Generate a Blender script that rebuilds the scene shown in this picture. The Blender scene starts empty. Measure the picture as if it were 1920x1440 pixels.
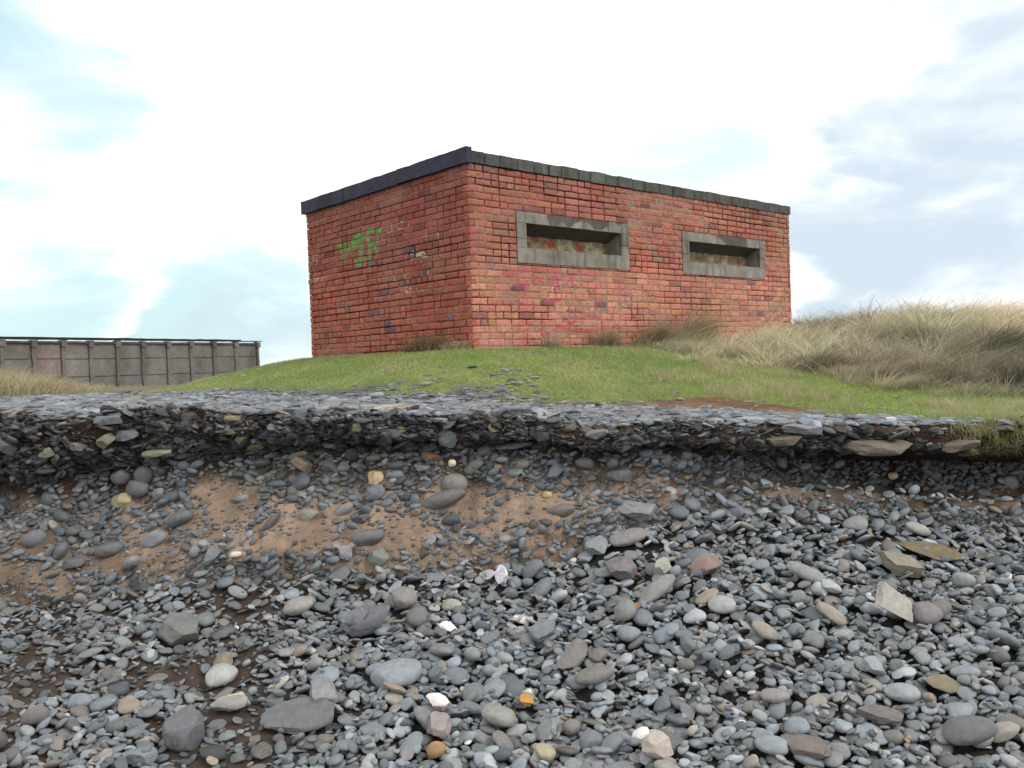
import bpy, math
import numpy as np
from mathutils import Matrix, Vector

rng = np.random.default_rng(11)
sc = bpy.context.scene
COL = sc.collection

# ---------------------------------------------------------------- camera
F = 1625.0
pt, rl = math.radians(1.38), math.radians(2.0)
fw = np.array([0, math.cos(pt), -math.sin(pt)])
u0 = np.array([0, math.sin(pt), math.cos(pt)])
r0 = np.array([1.0, 0, 0])
CR = math.cos(rl) * r0 - math.sin(rl) * u0
CU = math.cos(rl) * u0 + math.sin(rl) * r0
EYE = np.array([0, 0, 1.6])
cam = bpy.data.cameras.new('camera')
cam.sensor_width = 36
cam.lens = F / 1920 * 36
cam.clip_start = 0.05
cam.clip_end = 6000
co = bpy.data.objects.new('camera', cam)
M = Matrix(((CR[0], CU[0], -fw[0], 0), (CR[1], CU[1], -fw[1], 0), (CR[2], CU[2], -fw[2], 1.6), (0, 0, 0, 1)))
co.matrix_world = M
COL.objects.link(co)
sc.camera = co


def ray(x, y):
    d = fw * F + CR * (x - 960) - CU * (y - 720)
    return d / np.linalg.norm(d)


def proj(P):
    d = P - EYE
    k = F / (d @ fw)
    return 960 + (d @ CR) * k, 720 - (d @ CU) * k


# ---------------------------------------------------------------- world, sun, exposure
SUN_AZ = math.radians(118)   # compass bearing of the sun from +Y towards +X
SUN_EL = math.radians(42)
w = bpy.data.worlds.new('World')
sc.world = w
w.use_nodes = True
nt = w.node_tree
N = nt.nodes
L = nt.links
bg = N['Background']
sky = N.new('ShaderNodeTexSky')
sky.sky_type = 'NISHITA'
sky.sun_disc = False
sky.sun_elevation = SUN_EL
sky.sun_rotation = SUN_AZ
sky.air_density = 1.0
sky.dust_density = 2.0
tc = N.new('ShaderNodeTexCoord')


def vmath(op, a, b=None):
    n = N.new('ShaderNodeVectorMath')
    n.operation = op
    L.new(a, n.inputs[0])
    if b is not None:
        n.inputs[1].default_value = b
    return n


def wmath(op, a, b=None, c=None):
    n = N.new('ShaderNodeMath')
    n.operation = op
    for i, v in enumerate((a, b, c)):
        if v is None:
            continue
        if isinstance(v, (int, float)):
            n.inputs[i].default_value = v
        else:
            L.new(v, n.inputs[i])
    return n.outputs[0]


dirn = vmath('NORMALIZE', tc.outputs['Generated']).outputs[0]
stretch = vmath('MULTIPLY', dirn, (1, 1, 2.6)).outputs[0]
no = N.new('ShaderNodeTexNoise')
no.inputs['Scale'].default_value = 4.2
no.inputs['Detail'].default_value = 7
no.inputs['Roughness'].default_value = 0.55
no.inputs['Distortion'].default_value = 0.5
L.new(stretch, no.inputs['Vector'])
nfac = no.outputs['Fac']
wn = N.new('ShaderNodeTexNoise')
wn.inputs['Scale'].default_value = 5.0
wn.inputs['Detail'].default_value = 6
L.new(stretch, wn.inputs['Vector'])
wv = vmath('SUBTRACT', wn.outputs['Color'], (.5, .5, .5)).outputs[0]
wv = vmath('MULTIPLY', wv, (.42, .42, .22)).outputs[0]
wad = N.new('ShaderNodeVectorMath')
wad.operation = 'ADD'
L.new(dirn, wad.inputs[0])
L.new(wv, wad.inputs[1])
dirw = vmath('NORMALIZE', wad.outputs[0]).outputs[0]


def blobs(lst):
    tot = None
    for (x, y, rad, s) in lst:
        d = ray(x, y)
        dot = N.new('ShaderNodeVectorMath')
        dot.operation = 'DOT_PRODUCT'
        L.new(dirw, dot.inputs[0])
        dot.inputs[1].default_value = tuple(d)
        mr = N.new('ShaderNodeMapRange')
        mr.interpolation_type = 'SMOOTHSTEP'
        L.new(dot.outputs['Value'], mr.inputs['Value'])
        mr.inputs['From Min'].default_value = math.cos(math.radians(rad))
        mr.inputs['From Max'].default_value = 1.0
        mr.inputs['To Min'].default_value = 0
        mr.inputs['To Max'].default_value = s
        tot = mr.outputs[0] if tot is None else wmath('MAXIMUM', tot, mr.outputs[0])
    return tot


def cover(lst, k=1.5, off=-0.12):
    b = blobs(lst)
    n = wmath('MULTIPLY_ADD', nfac, k, -0.5 * k)
    s = wmath('ADD', wmath('ADD', b, off), wmath('MULTIPLY', n, wmath('ADD', wmath('MULTIPLY', b, 1.4), 0.25)))
    mr = N.new('ShaderNodeMapRange')
    mr.interpolation_type = 'SMOOTHSTEP'
    L.new(s, mr.inputs['Value'])
    mr.inputs['From Min'].default_value = 0.0
    mr.inputs['From Max'].default_value = 0.80
    return mr.outputs[0]


cyan = cover([(30, 90, 9.5, .75), (150, 50, 7, .5), (10, 520, 8, .8), (60, 470, 5, .6), (470, 590, 7, .9), (380, 570, 6, .8),
              (580, 560, 5, .7), (345, 445, 3.5, .6), (1330, 300, 8, .45), (1250, 270, 6, .4), (540, 470, 5, .5), (1480, 560, 5, .3)], 1.3, -0.10)
grey = cover([(1880, 60, 10, .6), (1850, 180, 9, .85), (1740, 400, 7, .85), (1590, 470, 6, .8), (1900, 400, 6, .7),
              (1500, 60, 8, .4), (480, 600, 4, .5), (1950, 330, 6, .6)], 1.3, -0.10)


def mixc(fac, a, b):
    m = N.new('ShaderNodeMix')
    m.data_type = 'RGBA'
    L.new(fac, m.inputs['Factor'])
    for v, i in ((a, 6), (b, 7)):
        if isinstance(v, tuple):
            m.inputs[i].default_value = v
        else:
            L.new(v, m.inputs[i])
    return m.outputs[2]


skys = N.new('ShaderNodeVectorMath')
skys.operation = 'SCALE'
L.new(sky.outputs[0], skys.inputs[0])
skys.inputs['Scale'].default_value = 0.12 
air = mixc(wmath('ADD', 0.2, 0), (0.60, 0.82, 0.86, 1), skys.outputs[0])
c1 = mixc(cyan, (1.10, 1.11, 1.11, 1), air)
c2 = mixc(grey, c1, (0.57, 0.67, 0.76, 1))
L.new(c2, bg.inputs['Color'])
bg.inputs['Strength'].default_value = 1.0

sun = bpy.data.lights.new('sun', 'SUN')
sun.energy = 1.3
sun.angle = math.radians(14)
sun.color = (1.0, 0.96, 0.9)
so = bpy.data.objects.new('sun', sun)
sd = Vector((math.sin(SUN_AZ) * math.cos(SUN_EL), math.cos(SUN_AZ) * math.cos(SUN_EL), math.sin(SUN_EL)))
so.rotation_euler = (-sd).to_track_quat('-Z', 'Y').to_euler()
so.location = (8, -6, 10)
COL.objects.link(so)
sc.view_settings.view_transform = 'Standard'
sc.view_settings.look = 'None'
sc.view_settings.exposure = 0.28
sc.view_settings.gamma = 1.0


# ---------------------------------------------------------------- numpy noise
def _h(ix, iy, iz, seed):
    h = (ix.astype(np.int64) * 374761393 + iy.astype(np.int64) * 668265263 + iz.astype(np.int64) * 2246822519 + seed * 3266489917) & 0xFFFFFFFF
    h = ((h ^ (h >> 13)) * 1274126177) & 0xFFFFFFFF
    h = ((h ^ (h >> 16)) * 2246822519) & 0xFFFFFFFF
    return ((h ^ (h >> 15)) & 0xFFFFFF) / float(0xFFFFFF)


def vn(x, y, z=0.0, seed=0):
    x, y, z = np.broadcast_arrays(np.asarray(x, float), np.asarray(y, float), np.asarray(z, float))
    ix, iy, iz = np.floor(x), np.floor(y), np.floor(z)
    fx, fy, fz = x - ix, y - iy, z - iz
    fx, fy, fz = [t * t * (3 - 2 * t) for t in (fx, fy, fz)]
    r = 0
    for a in (0, 1):
        for b in (0, 1):
            for c in (0, 1):
                r = r + _h(ix + a, iy + b, iz + c, seed) * (fx if a else 1 - fx) * (fy if b else 1 - fy) * (fz if c else 1 - fz)
    return r


def fbm(x, y, z=0.0, seed=0, oct=4):
    r, amp, tot = 0, 1.0, 0
    for o in range(oct):
        k = 2.03 ** o
        r = r + amp * vn(np.asarray(x) * k, np.asarray(y) * k, np.asarray(z) * k, seed + o * 17)
        tot += amp
        amp *= 0.5
    return r / tot


def sms(t):
    t = np.clip(t, 0, 1)
    return t * t * (3 - 2 * t)


# ---------------------------------------------------------------- mesh helpers
def mesh(name, V, tris=None, quads=None, col=None, smooth=False, extra=None):
    """one mesh from numpy arrays; col = per-vertex RGB"""
    me = bpy.data.meshes.new(name)
    V = np.asarray(V, np.float32)
    nt_ = 0 if tris is None else len(tris)
    nq = 0 if quads is None else len(quads)
    me.vertices.add(len(V))
    me.vertices.foreach_set('co', V.ravel())
    idx = []
    if nt_:
        idx.append(np.asarray(tris).ravel())
    if nq:
        idx.append(np.asarray(quads).ravel())
    idx = np.concatenate(idx).astype(np.int32)
    me.loops.add(len(idx))
    me.loops.foreach_set('vertex_index', idx)
    me.polygons.add(nt_ + nq)
    st = np.concatenate([np.arange(nt_) * 3, nt_ * 3 + np.arange(nq) * 4]).astype(np.int32)
    me.polygons.foreach_set('loop_start', st)
    if smooth is True:
        me.polygons.foreach_set('use_smooth', np.ones(nt_ + nq, bool))
    elif smooth is not False:
        me.polygons.foreach_set('use_smooth', smooth)
    else:
        me.polygons.foreach_set('use_smooth', np.zeros(nt_ + nq, bool))
    if col is not None:
        a = me.color_attributes.new('Col', 'FLOAT_COLOR', 'POINT')
        c = np.ones((len(V), 4), np.float32)
        c[:, :3] = col
        a.data.foreach_set('color', c.ravel())
    for k, v in (extra or {}).items():
        a = me.attributes.new(k, 'FLOAT', 'POINT')
        a.data.foreach_set('value', np.asarray(v, np.float32))
    me.update(calc_edges=True)
    return me


def link(name, me, mat, parent=None, label=None, cat=None, group=None, kind=None, loc=None):
    o = bpy.data.objects.new(name, me)
    COL.objects.link(o)
    if mat is not None and me is not None:
        me.materials.append(mat)
    if parent is not None:
        o.parent = parent
    if loc is not None:
        o.location = loc
    if label:
        o['label'] = label
    if cat:
        o['category'] = cat
    if group:
        o['group'] = group
    if kind:
        o['kind'] = kind
    return o


def gridquads(nr, nc):
    i = np.arange(nr - 1)[:, None] * nc + np.arange(nc - 1)[None, :]
    return np.stack([i, i + 1, i + nc + 1, i + nc], -1).reshape(-1, 4)


# ---------------------------------------------------------------- materials
def mat_attr(name, rough=0.8, bump=0.3, bscale=60, spec=0.3, var=0.25, vscale=25, rough2=None, detail=6):
    m = bpy.data.materials.new(name)
    m.use_nodes = True
    n = m.node_tree.nodes
    l = m.node_tree.links
    b = n['Principled BSDF']
    at = n.new('ShaderNodeAttribute')
    at.attribute_name = 'Col'
    t = n.new('ShaderNodeTexCoord')
    nz = n.new('ShaderNodeTexNoise')
    nz.inputs['Scale'].default_value = vscale
    nz.inputs['Detail'].default_value = detail
    nz.inputs['Roughness'].default_value = 0.65
    l.new(t.outputs['Object'], nz.inputs['Vector'])
    mr = n.new('ShaderNodeMapRange')
    mr.inputs['From Min'].default_value = 0.3
    mr.inputs['From Max'].default_value = 0.7
    mr.inputs['To Min'].default_value = 1 - var
    mr.inputs['To Max'].default_value = 1 + var
    l.new(nz.outputs['Fac'], mr.inputs['Value'])
    mu = n.new('ShaderNodeVectorMath')
    mu.operation = 'SCALE'
    l.new(at.outputs['Color'], mu.inputs[0])
    l.new(mr.outputs[0], mu.inputs['Scale'])
    l.new(mu.outputs[0], b.inputs['Base Color'])
    b.inputs['Roughness'].default_value = rough
    b.inputs['Specular IOR Level'].default_value = spec
    if rough2 is not None:
        r2 = n.new('ShaderNodeMapRange')
        r2.inputs['From Min'].default_value = 0.35
        r2.inputs['From Max'].default_value = 0.65
        r2.inputs['To Min'].default_value = rough
        r2.inputs['To Max'].default_value = rough2
        l.new(nz.outputs['Fac'], r2.inputs['Value'])
        l.new(r2.outputs[0], b.inputs['Roughness'])
    if bump:
        bz = n.new('ShaderNodeTexNoise')
        bz.inputs['Scale'].default_value = bscale
        bz.inputs['Detail'].default_value = 6
        bz.inputs['Roughness'].default_value = 0.6
        l.new(t.outputs['Object'], bz.inputs['Vector'])
        bp = n.new('ShaderNodeBump')
        bp.inputs['Strength'].default_value = bump
        bp.inputs['Distance'].default_value = 0.6 / bscale
        l.new(bz.outputs['Fac'], bp.inputs['Height'])
        l.new(bp.outputs[0], b.inputs['Normal'])
    return m


def mat_blade(name):
    m = bpy.data.materials.new(name)
    m.use_nodes = True
    n = m.node_tree.nodes
    l = m.node_tree.links
    b = n['Principled BSDF']
    at = n.new('ShaderNodeAttribute')
    at.attribute_name = 'Col'
    l.new(at.outputs['Color'], b.inputs['Base Color'])
    b.inputs['Roughness'].default_value = 0.65
    b.inputs['Specular IOR Level'].default_value = 0.2
    tr = n.new('ShaderNodeBsdfTranslucent')
    l.new(at.outputs['Color'], tr.inputs['Color'])
    mx = n.new('ShaderNodeMixShader')
    mx.inputs[0].default_value = 0.3
    l.new(b.outputs[0], mx.inputs[1])
    l.new(tr.outputs[0], mx.inputs[2])
    l.new(mx.outputs[0], n['Material Output'].inputs['Surface'])
    return m


M_STONE = mat_attr('beach_stone', rough=0.55, rough2=0.8, bump=0.25, bscale=90, spec=0.4, var=0.2, vscale=30)
M_SLATE = mat_attr('slate', rough=0.5, rough2=0.8, bump=0.5, bscale=70, spec=0.4, var=0.2, vscale=40)
M_GROUND = mat_attr('earth', rough=0.95, bump=0.9, bscale=45, spec=0.1, var=0.3, vscale=20)
M_SAND = mat_attr('sand', rough=0.95, bump=1.0, bscale=26, spec=0.1, var=0.22, vscale=14)
M_BRICK = mat_attr('brick', rough=0.85, bump=0.5, bscale=120, spec=0.2, var=0.2, vscale=30)
M_MORTAR = mat_attr('mortar', rough=0.95, bump=0.7, bscale=90, spec=0.1, var=0.25, vscale=18)
M_CONC = mat_attr('concrete', rough=0.9, bump=0.5, bscale=70, spec=0.2, var=0.22, vscale=9)
M_FELT = mat_attr('roofing_felt', rough=0.7, bump=0.5, bscale=25, spec=0.3, var=0.3, vscale=8)
M_BLADE = mat_blade('grass_blade')

# ---------------------------------------------------------------- terrain functions
XT = [-7, -3, -2, -1, 0, 1, 2, 3, 7]
ZLIP = [1.44, 1.418, 1.378, 1.325, 1.268, 1.205, 1.145, 1.09, 1.07]
ZSB = [1.0, 1.0, 1.07, 1.07, 1.06, 1.02, .92, .84, .85]
YF = [5.08, 5.08, 5.08, 5.1, 5.12, 5.25, 5.33, 5.35, 5.35]
ZF = [.27, .276, .304, .35, .35, .62, .56, .45, .42]
UC = [.16, .20, .07, .05, .06, .09, .50, .52, .3]


def ylip(x):
    return 5.42 + 0.30 * (fbm(x * 0.9, 3.1, 0, 5, 3) - .5) + 0.16 * (fbm(x * 4, 7.7, 0, 6, 3) - .5)


def zlip(x):
    return np.interp(x, XT, ZLIP) + 0.14 * (fbm(x * 2.2, 1.1, 0, 9, 3) - .5) + .03 * (fbm(x * 9, 1.1, 0, 10, 2) - .5)


# pillbox frame
ANG = math.radians(48.4)
PU = np.array([math.sin(ANG), math.cos(ANG), 0])
PW = np.array([-math.cos(ANG), math.sin(ANG), 0])
PC = np.array([-0.394, 9.2, 1.76])
LU, LW, HB = 6.36, 3.49, 1.975


def boxdist(x, y):
    qx, qy = x - PC[0], y - PC[1]
    s = qx * PU[0] + qy * PU[1]
    t = qx * PW[0] + qy * PW[1]
    ds = np.maximum(np.maximum(-s, s - LU), 0)
    dt = np.maximum(np.maximum(-t, t - LW), 0)
    return np.hypot(ds, dt)


def dune_mask(x, y):
    yd = np.interp(x, [1.2, 2, 3, 4, 5, 7], [11.4, 10.1, 8.8, 7.4, 6.6, 6.2]) + 0.5 * (fbm(x * 1.5, 0, 0, 61, 2) - .5)
    return (y - yd)


def zplat(x, y):
    yl = ylip(x)
    z0 = zlip(x)
    zz = np.interp(x, XT, ZLIP)
    k = sms((y - yl) / 0.8)
    z = z0 * (1 - k) + zz * k
    z = z + 0.035 * (fbm(x * 1.6, y * 1.6, 0, 21, 4) - .5) * sms((y - yl) / .3)
    d = boxdist(x, y)
    m1 = 1 - sms((d - 0.25) / 2.1)
    m2 = 0.9 * sms((y - 6.3) / 5.2) * sms((x + 0.3) / 2.2)
    z = z + (1.745 - z) * np.maximum(m1, m2)
    T = np.interp(x, [2, 3, 4, 4.6, 5.5, 7, 9, 14], [1.5, 1.65, 1.72, 1.82, 1.92, 1.88, 1.66, 1.6])
    dm = sms(dune_mask(x, y) / 5.5)
    und = 0.42 * (fbm(x * 1.1 + .25 * y, y * 0.9, 0, 33, 3) - .5) + .16 * (fbm(x * 2.6, y * 2.2, 0, 34, 2) - .5)
    zd = np.interp(x, XT, ZLIP) + (T + und - np.interp(x, XT, ZLIP)) * dm
    z = np.where(x > 1.5, np.maximum(z, zd), z)
    z = z - 0.05 * sms((y - 7) / 5) * sms((-2.5 - x) / 1)
    z = z - 0.30 * sms((y - 17) / 14)
    z = np.where(d < 0.02, 1.70, z)
    return z


def zbeach(x, y):
    yf = np.interp(x, XT, YF)
    zf = np.interp(x, XT, ZF)
    z33 = np.interp(x, [-4, -1.5, 0, 3], [0.03, 0.0, 0.0, 0.03])
    t = (yf - y) / (yf - 3.3)
    z = zf + (z33 - zf) * np.clip(t, -0.3, 1) ** 1.0
    z = z - 0.11 * np.clip(3.3 - y, 0, 25)
    z = z - 0.06 * sms((yf - y) / .3)
    lf = sms((-0.6 - x) / 1.6)
    z = z + (0.05 + 0.16 * lf) * (fbm(x * 1.9, y * 1.9, 0, 40, 4) - .5)
    return z


# x stations common to the three ground sheets
XS = np.concatenate([[-2500, -900, -300, -120, -60, -40], np.arange(-30, -6, 0.5), np.arange(-6, 10, 0.025), np.arange(10, 30, 0.6), [40, 60, 120, 300, 900, 2500]])
NX = len(XS)

# plateau sheet
vy = np.concatenate([np.linspace(0, 3, 90), np.linspace(3.05, 11.5, 170), [12.2, 13.5, 15, 18, 22, 30, 45, 80, 200, 600, 2500]])
GX = np.tile(XS, (len(vy), 1))
GY = ylip(XS)[None, :] + vy[:, None]
GZ = zplat(GX, GY)


def grass_edge(x):
    return np.interp(x, [-6, -4.4, -3.4, -2.4, -1.6, -0.9, -0.2, 0.3, .6, 1.2, 2, 2.65, 3.1, 4], [11, 9.9, 9.2, 8.3, 7.5, 7.2, 7.0, 6.85, 6.8, 6.95, 6.6, 6.35, 5.2, 5.0]) + 0.5 * (fbm(x * 1.8, 4, 0, 71, 3) - .5) * (np.abs(x) < 2.5)


def turf(x, y):
    g = sms((y - grass_edge(x)) / 0.6 + 1.5 * (fbm(x * 3, y * 3, 0, 73, 3) - .5))
    left = sms((x + 4.6 + 0.12 * (y - 10)) / .6)
    left = np.where(y > 13, 1, left)
    return g * left


def soilpatch(x, y):
    a = np.exp(-((x - 1.5) / .5) ** 2 - ((y - 7.25) / .42) ** 2) + np.exp(-((x - .65) / .4) ** 2 - ((y - 6.95) / .14) ** 2) + np.exp(-((x - 2.15) / .4) ** 2 - ((y - 6.95) / .22) ** 2)
    return sms((a * 1.3 + 0.9 * (fbm(x * 6, y * 6, 0, 75, 3) - .5)) * 1.6 - .35)


def rgb(*c):
    return np.array(c, float)


tg = turf(GX, GY)
dm = sms(dune_mask(GX, GY) / 1.0)
n1 = fbm(GX * 2.5, GY * 2.5, 0, 81, 4)
n2 = fbm(GX * 9, GY * 9, 0, 83, 3)
c = rgb(.10, .10, .105) * (0.7 + .6 * n2)[..., None]
green = rgb(.16, .20, .06) * (0.75 + .5 * n2)[..., None] + (n1[..., None] - .5) * rgb(.12, .07, .02)
c = c * (1 - tg[..., None]) + green * tg[..., None]
c = c * (1 - dm[..., None]) + rgb(.15, .12, .08) * (.7 + .6 * n2)[..., None] * dm[..., None]
sp = soilpatch(GX, GY)[..., None]
c = c * (1 - sp) + rgb(.15, .085, .055) * (.5 + n2 * 1.0)[..., None] * sp
farl = sms((GY - 12) / 3)[..., None] * sms((-.38 - GX / GY) / .08)[..., None]
c = c * (1 - farl) + rgb(.17, .14, .09) * farl
V = np.stack([GX, GY, GZ], -1).reshape(-1, 3)
link('plateau', mesh('plateau', V, quads=gridquads(len(vy), NX), col=np.clip(c, 0.01, 1).reshape(-1, 3), smooth=True), M_GROUND, kind='structure')

# bank face sheet (lip down to foot, with the undercut)
yl, zl = ylip(XS), zplat(XS, ylip(XS))
zb = np.interp(XS, XT, ZSB) + 0.05 * (fbm(XS * 2.5, 0, 0, 91, 3) - .5)
uc = np.interp(XS, XT, UC) * (0.7 + 0.6 * fbm(XS * 2, 9, 0, 92, 3))
yf, zf = np.interp(XS, XT, YF), zbeach(XS, np.interp(XS, XT, YF))
pts = [(yl, zl), (yl - .055, zl - .035), (yl - .045, zl - .13), (yl + .05, zb + .06), (yl + .08 + uc * .3, zb), (yl + uc, zb - .03), (yl + uc * .9, zb - .11),
       (yl + uc * .55 - .02, zb - .25), (yf + .07, zf + .18), (yf, zf)]
seg = [4, 6, 10, 6, 6, 6, 10, 18, 14]
rowsY, rowsZ = [], []
for k, n in enumerate(seg):
    for j in range(n):
        t = j / n
        rowsY.append(pts[k][0] * (1 - t) + pts[k + 1][0] * t)
        rowsZ.append(pts[k][1] * (1 - t) + pts[k + 1][1] * t)
rowsY.append(pts[-1][0])
rowsZ.append(pts[-1][1])
BY, BZ = np.array(rowsY), np.array(rowsZ)
NB = len(BY)
BX = np.tile(XS, (NB, 1))
near = (np.abs(BX) < 9)
win = np.minimum(np.arange(NB) / 5, 1)[:, None] * np.minimum((NB - 1 - np.arange(NB)) / 6, 1)[:, None] * near
disp = 0.20 * (fbm(BX * 2.2, BZ * 3.0, 0, 101, 4) - .5) + 0.06 * (fbm(BX * 10, BZ * 5, 0, 103, 3) - .5) + .07 * (fbm(BX * 17, BZ * 2.5, 0, 106, 2) - .5) + .02 * (fbm(BX * 30, BZ * 26, 0, 104, 2) - .5)
BY = BY + disp * win
BZ = BZ + 0.03 * (fbm(BX * 6, BZ * 8, 3, 105, 2) - .5) * win
top = np.clip((BZ - (zb - .22)[None, :]) / .14 + 1.2 * (fbm(BX * 5, BZ * 6, 0, 107, 3) - .5), 0, 1)
side = sms((BX - 1.2) / 1.0) * .85 + sms((-2.0 - BX) / .7) * .35
dk = np.clip(top + side * (.4 + .8 * fbm(BX * 3, BZ * 4, 0, 108, 3)), 0, 1)[..., None]
ns = fbm(BX * 8, BZ * 8, 0, 109, 4)[..., None]
c = rgb(.275, .20, .145) * (.55 + .9 * ns) * (1 - dk) + rgb(.06, .04, .03) * (.6 + .8 * ns) * dk
V = np.stack([BX, BY, BZ], -1)
BV = V
link('bank_face', mesh('bank_face', V.reshape(-1, 3), quads=gridquads(NB, NX)[:, ::-1], col=c.reshape(-1, 3), smooth=True), M_SAND, kind='structure')

# beach sheet
vb = np.concatenate([np.linspace(0, 3.4, 150), [3.7, 4.2, 5, 6.5, 9, 14, 22, 40, 90, 300, 900, 2500]])
HX = np.tile(XS, (len(vb), 1))
HY = yf[None, :] - vb[:, None]
HZ = zbeach(HX, HY)
HZ[0] = zf
n = fbm(HX * 6, HY * 6, 0, 111, 4)[..., None]
lf = sms((-0.3 - HX) / 1.4)[..., None]
c = rgb(.035, .032, .03) * (.6 + .8 * n) * (1 - lf) + rgb(.065, .048, .038) * (.6 + .8 * n) * lf
link('beach', mesh('beach', np.stack([HX, HY, HZ], -1).reshape(-1, 3), quads=gridquads(len(vb), NX)[:, ::-1], col=c.reshape(-1, 3), smooth=True), M_GROUND, kind='structure')


# ---------------------------------------------------------------- stones
def ico(sub):
    t = (1 + 5 ** .5) / 2
    v = np.array([(-1, t, 0), (1, t, 0), (-1, -t, 0), (1, -t, 0), (0, -1, t), (0, 1, t), (0, -1, -t), (0, 1, -t), (t, 0, -1), (t, 0, 1), (-t, 0, -1), (-t, 0, 1)], float)
    f = [(0, 11, 5), (0, 5, 1), (0, 1, 7), (0, 7, 10), (0, 10, 11), (1, 5, 9), (5, 11, 4), (11, 10, 2), (10, 7, 6), (7, 1, 8), (3, 9, 4), (3, 4, 2), (3, 2, 6), (3, 6, 8), (3, 8, 9), (4, 9, 5), (2, 4, 11), (6, 2, 10), (8, 6, 7), (9, 8, 1)]
    v = [x / np.linalg.norm(x) for x in v]
    for _ in range(sub):
        cache, nf = {}, []

        def mid(a, b):
            k = (min(a, b), max(a, b))
            if k not in cache:
                m = v[a] + v[b]
                v.append(m / np.linalg.norm(m))
                cache[k] = len(v) - 1
            return cache[k]
        for a, b, c_ in f:
            ab, bc, ca = mid(a, b), mid(b, c_), mid(c_, a)
            nf += [(a, ab, ca), (b, bc, ab), (c_, ca, bc), (ab, bc, ca)]
        f = nf
    return np.array(v), np.array(f)


ICO = {1: ico(1), 2: ico(2), 3: ico(3)}


def shape(kind, seed, sub):
    """unit-size stone: 'p' rounded pebble, 'a' angular block or shard, 's' thin slate"""
    v, f = ICO[sub]
    r = np.random.default_rng(seed)
    v = v.copy()
    if kind == 'p':
        s1 = r.uniform(0, 100)
        rr = 1 + 0.34 * (fbm(v[:, 0] * 0.9 + s1, v[:, 1] * .9, v[:, 2] * .9, seed, 2) - .5)
        e = r.uniform(.85, 1.0)
        v = np.sign(v) * np.abs(v) ** e
        v = v * rr[:, None]
        v[:, 0] += r.uniform(-.16, .16) * v[:, 1] ** 2
        v[:, 1] *= 1 + r.uniform(-.22, .22) * v[:, 0]
        v[:, 2] *= 1 + r.uniform(-.2, .2) * v[:, 0]
        for _ in range(r.integers(0, 3)):
            nn = r.normal(size=3)
            nn /= np.linalg.norm(nn)
            d = r.uniform(.78, .93)
            k = v @ nn - d
            v = v - np.maximum(k, 0)[:, None] * nn * .85
    elif kind == 'q':
        for an in (18, 97, 196, 283):
            an = math.radians(an + r.uniform(-9, 9))
            nn = np.array([math.cos(an), math.sin(an), r.uniform(-.1, .1)])
            v = v - np.maximum(v @ nn - .6, 0)[:, None] * nn
        for sg in (1, -1):
            nn = np.array([r.uniform(-.05, .05), r.uniform(-.05, .05), sg])
            v = v - np.maximum(v @ nn - .4, 0)[:, None] * nn
        v += (fbm(v[:, 0] * 3, v[:, 1] * 3, v[:, 2] * 3, seed, 2)[:, None] - .5) * .07
        v += (fbm(v[:, 0] * 9, v[:, 1] * 9, v[:, 2] * 14, seed, 2)[:, None] - .5) * .04
        ext = v.max(0) - v.min(0)
        v = v / ext * 2
        v = v - (v.max(0) + v.min(0)) / 2
    else:
        npl = 13 if kind == 'a' else 9
        for i in range(npl):
            nn = r.normal(size=3)
            if kind == 's' or i % 2:
                nn[2] *= .25
            nn /= np.linalg.norm(nn)
            d = r.uniform(.58, .9)
            k = v @ nn - d
            v = v - np.maximum(k, 0)[:, None] * nn
        for sgn in (1, -1):
            nn = np.array([r.uniform(-.12, .12), r.uniform(-.12, .12), sgn])
            nn /= np.linalg.norm(nn)
            d = r.uniform(.45, .65)
            k = v @ nn - d
            v = v - np.maximum(k, 0)[:, None] * nn
        v += (fbm(v[:, 0] * 3, v[:, 1] * 3, v[:, 2] * 3, seed, 2)[:, None] - .5) * .10
        if sub == 3:
            v += (fbm(v[:, 0] * 9, v[:, 1] * 9, v[:, 2] * 14, seed, 2)[:, None] - .5) * .05
        ext = v.max(0) - v.min(0)
        v = v / ext * 2
        v = v - (v.max(0) + v.min(0)) / 2
    return v


NPRO = 26
PRO = {(k, i, s): shape(k, 100 + i * 3 + ord(k), s) for k in 'pasq' for i in range(NPRO) for s in (1, 2, 3)}


def rotm(yaw, nrm):
    """columns: local axes, z along nrm, x turned by yaw"""
    z = np.asarray(nrm, float)
    z = z / np.linalg.norm(z)
    x = np.array([math.cos(yaw), math.sin(yaw), 0])
    x = x - z * (x @ z)
    x /= np.linalg.norm(x)
    return np.stack([x, np.cross(z, x), z], 1)


class Stones:
    def __init__(s):
        s.items = []

    def add(s, kind, pro, sub, size, R, P, col):
        s.items.append((kind, pro, sub, size, R, P, col))


def stone_geo(it):
    kind, pro, sub, size, R, P, col = it
    v = PRO[(kind, pro, sub)] * size
    return v @ R.T + P


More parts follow.
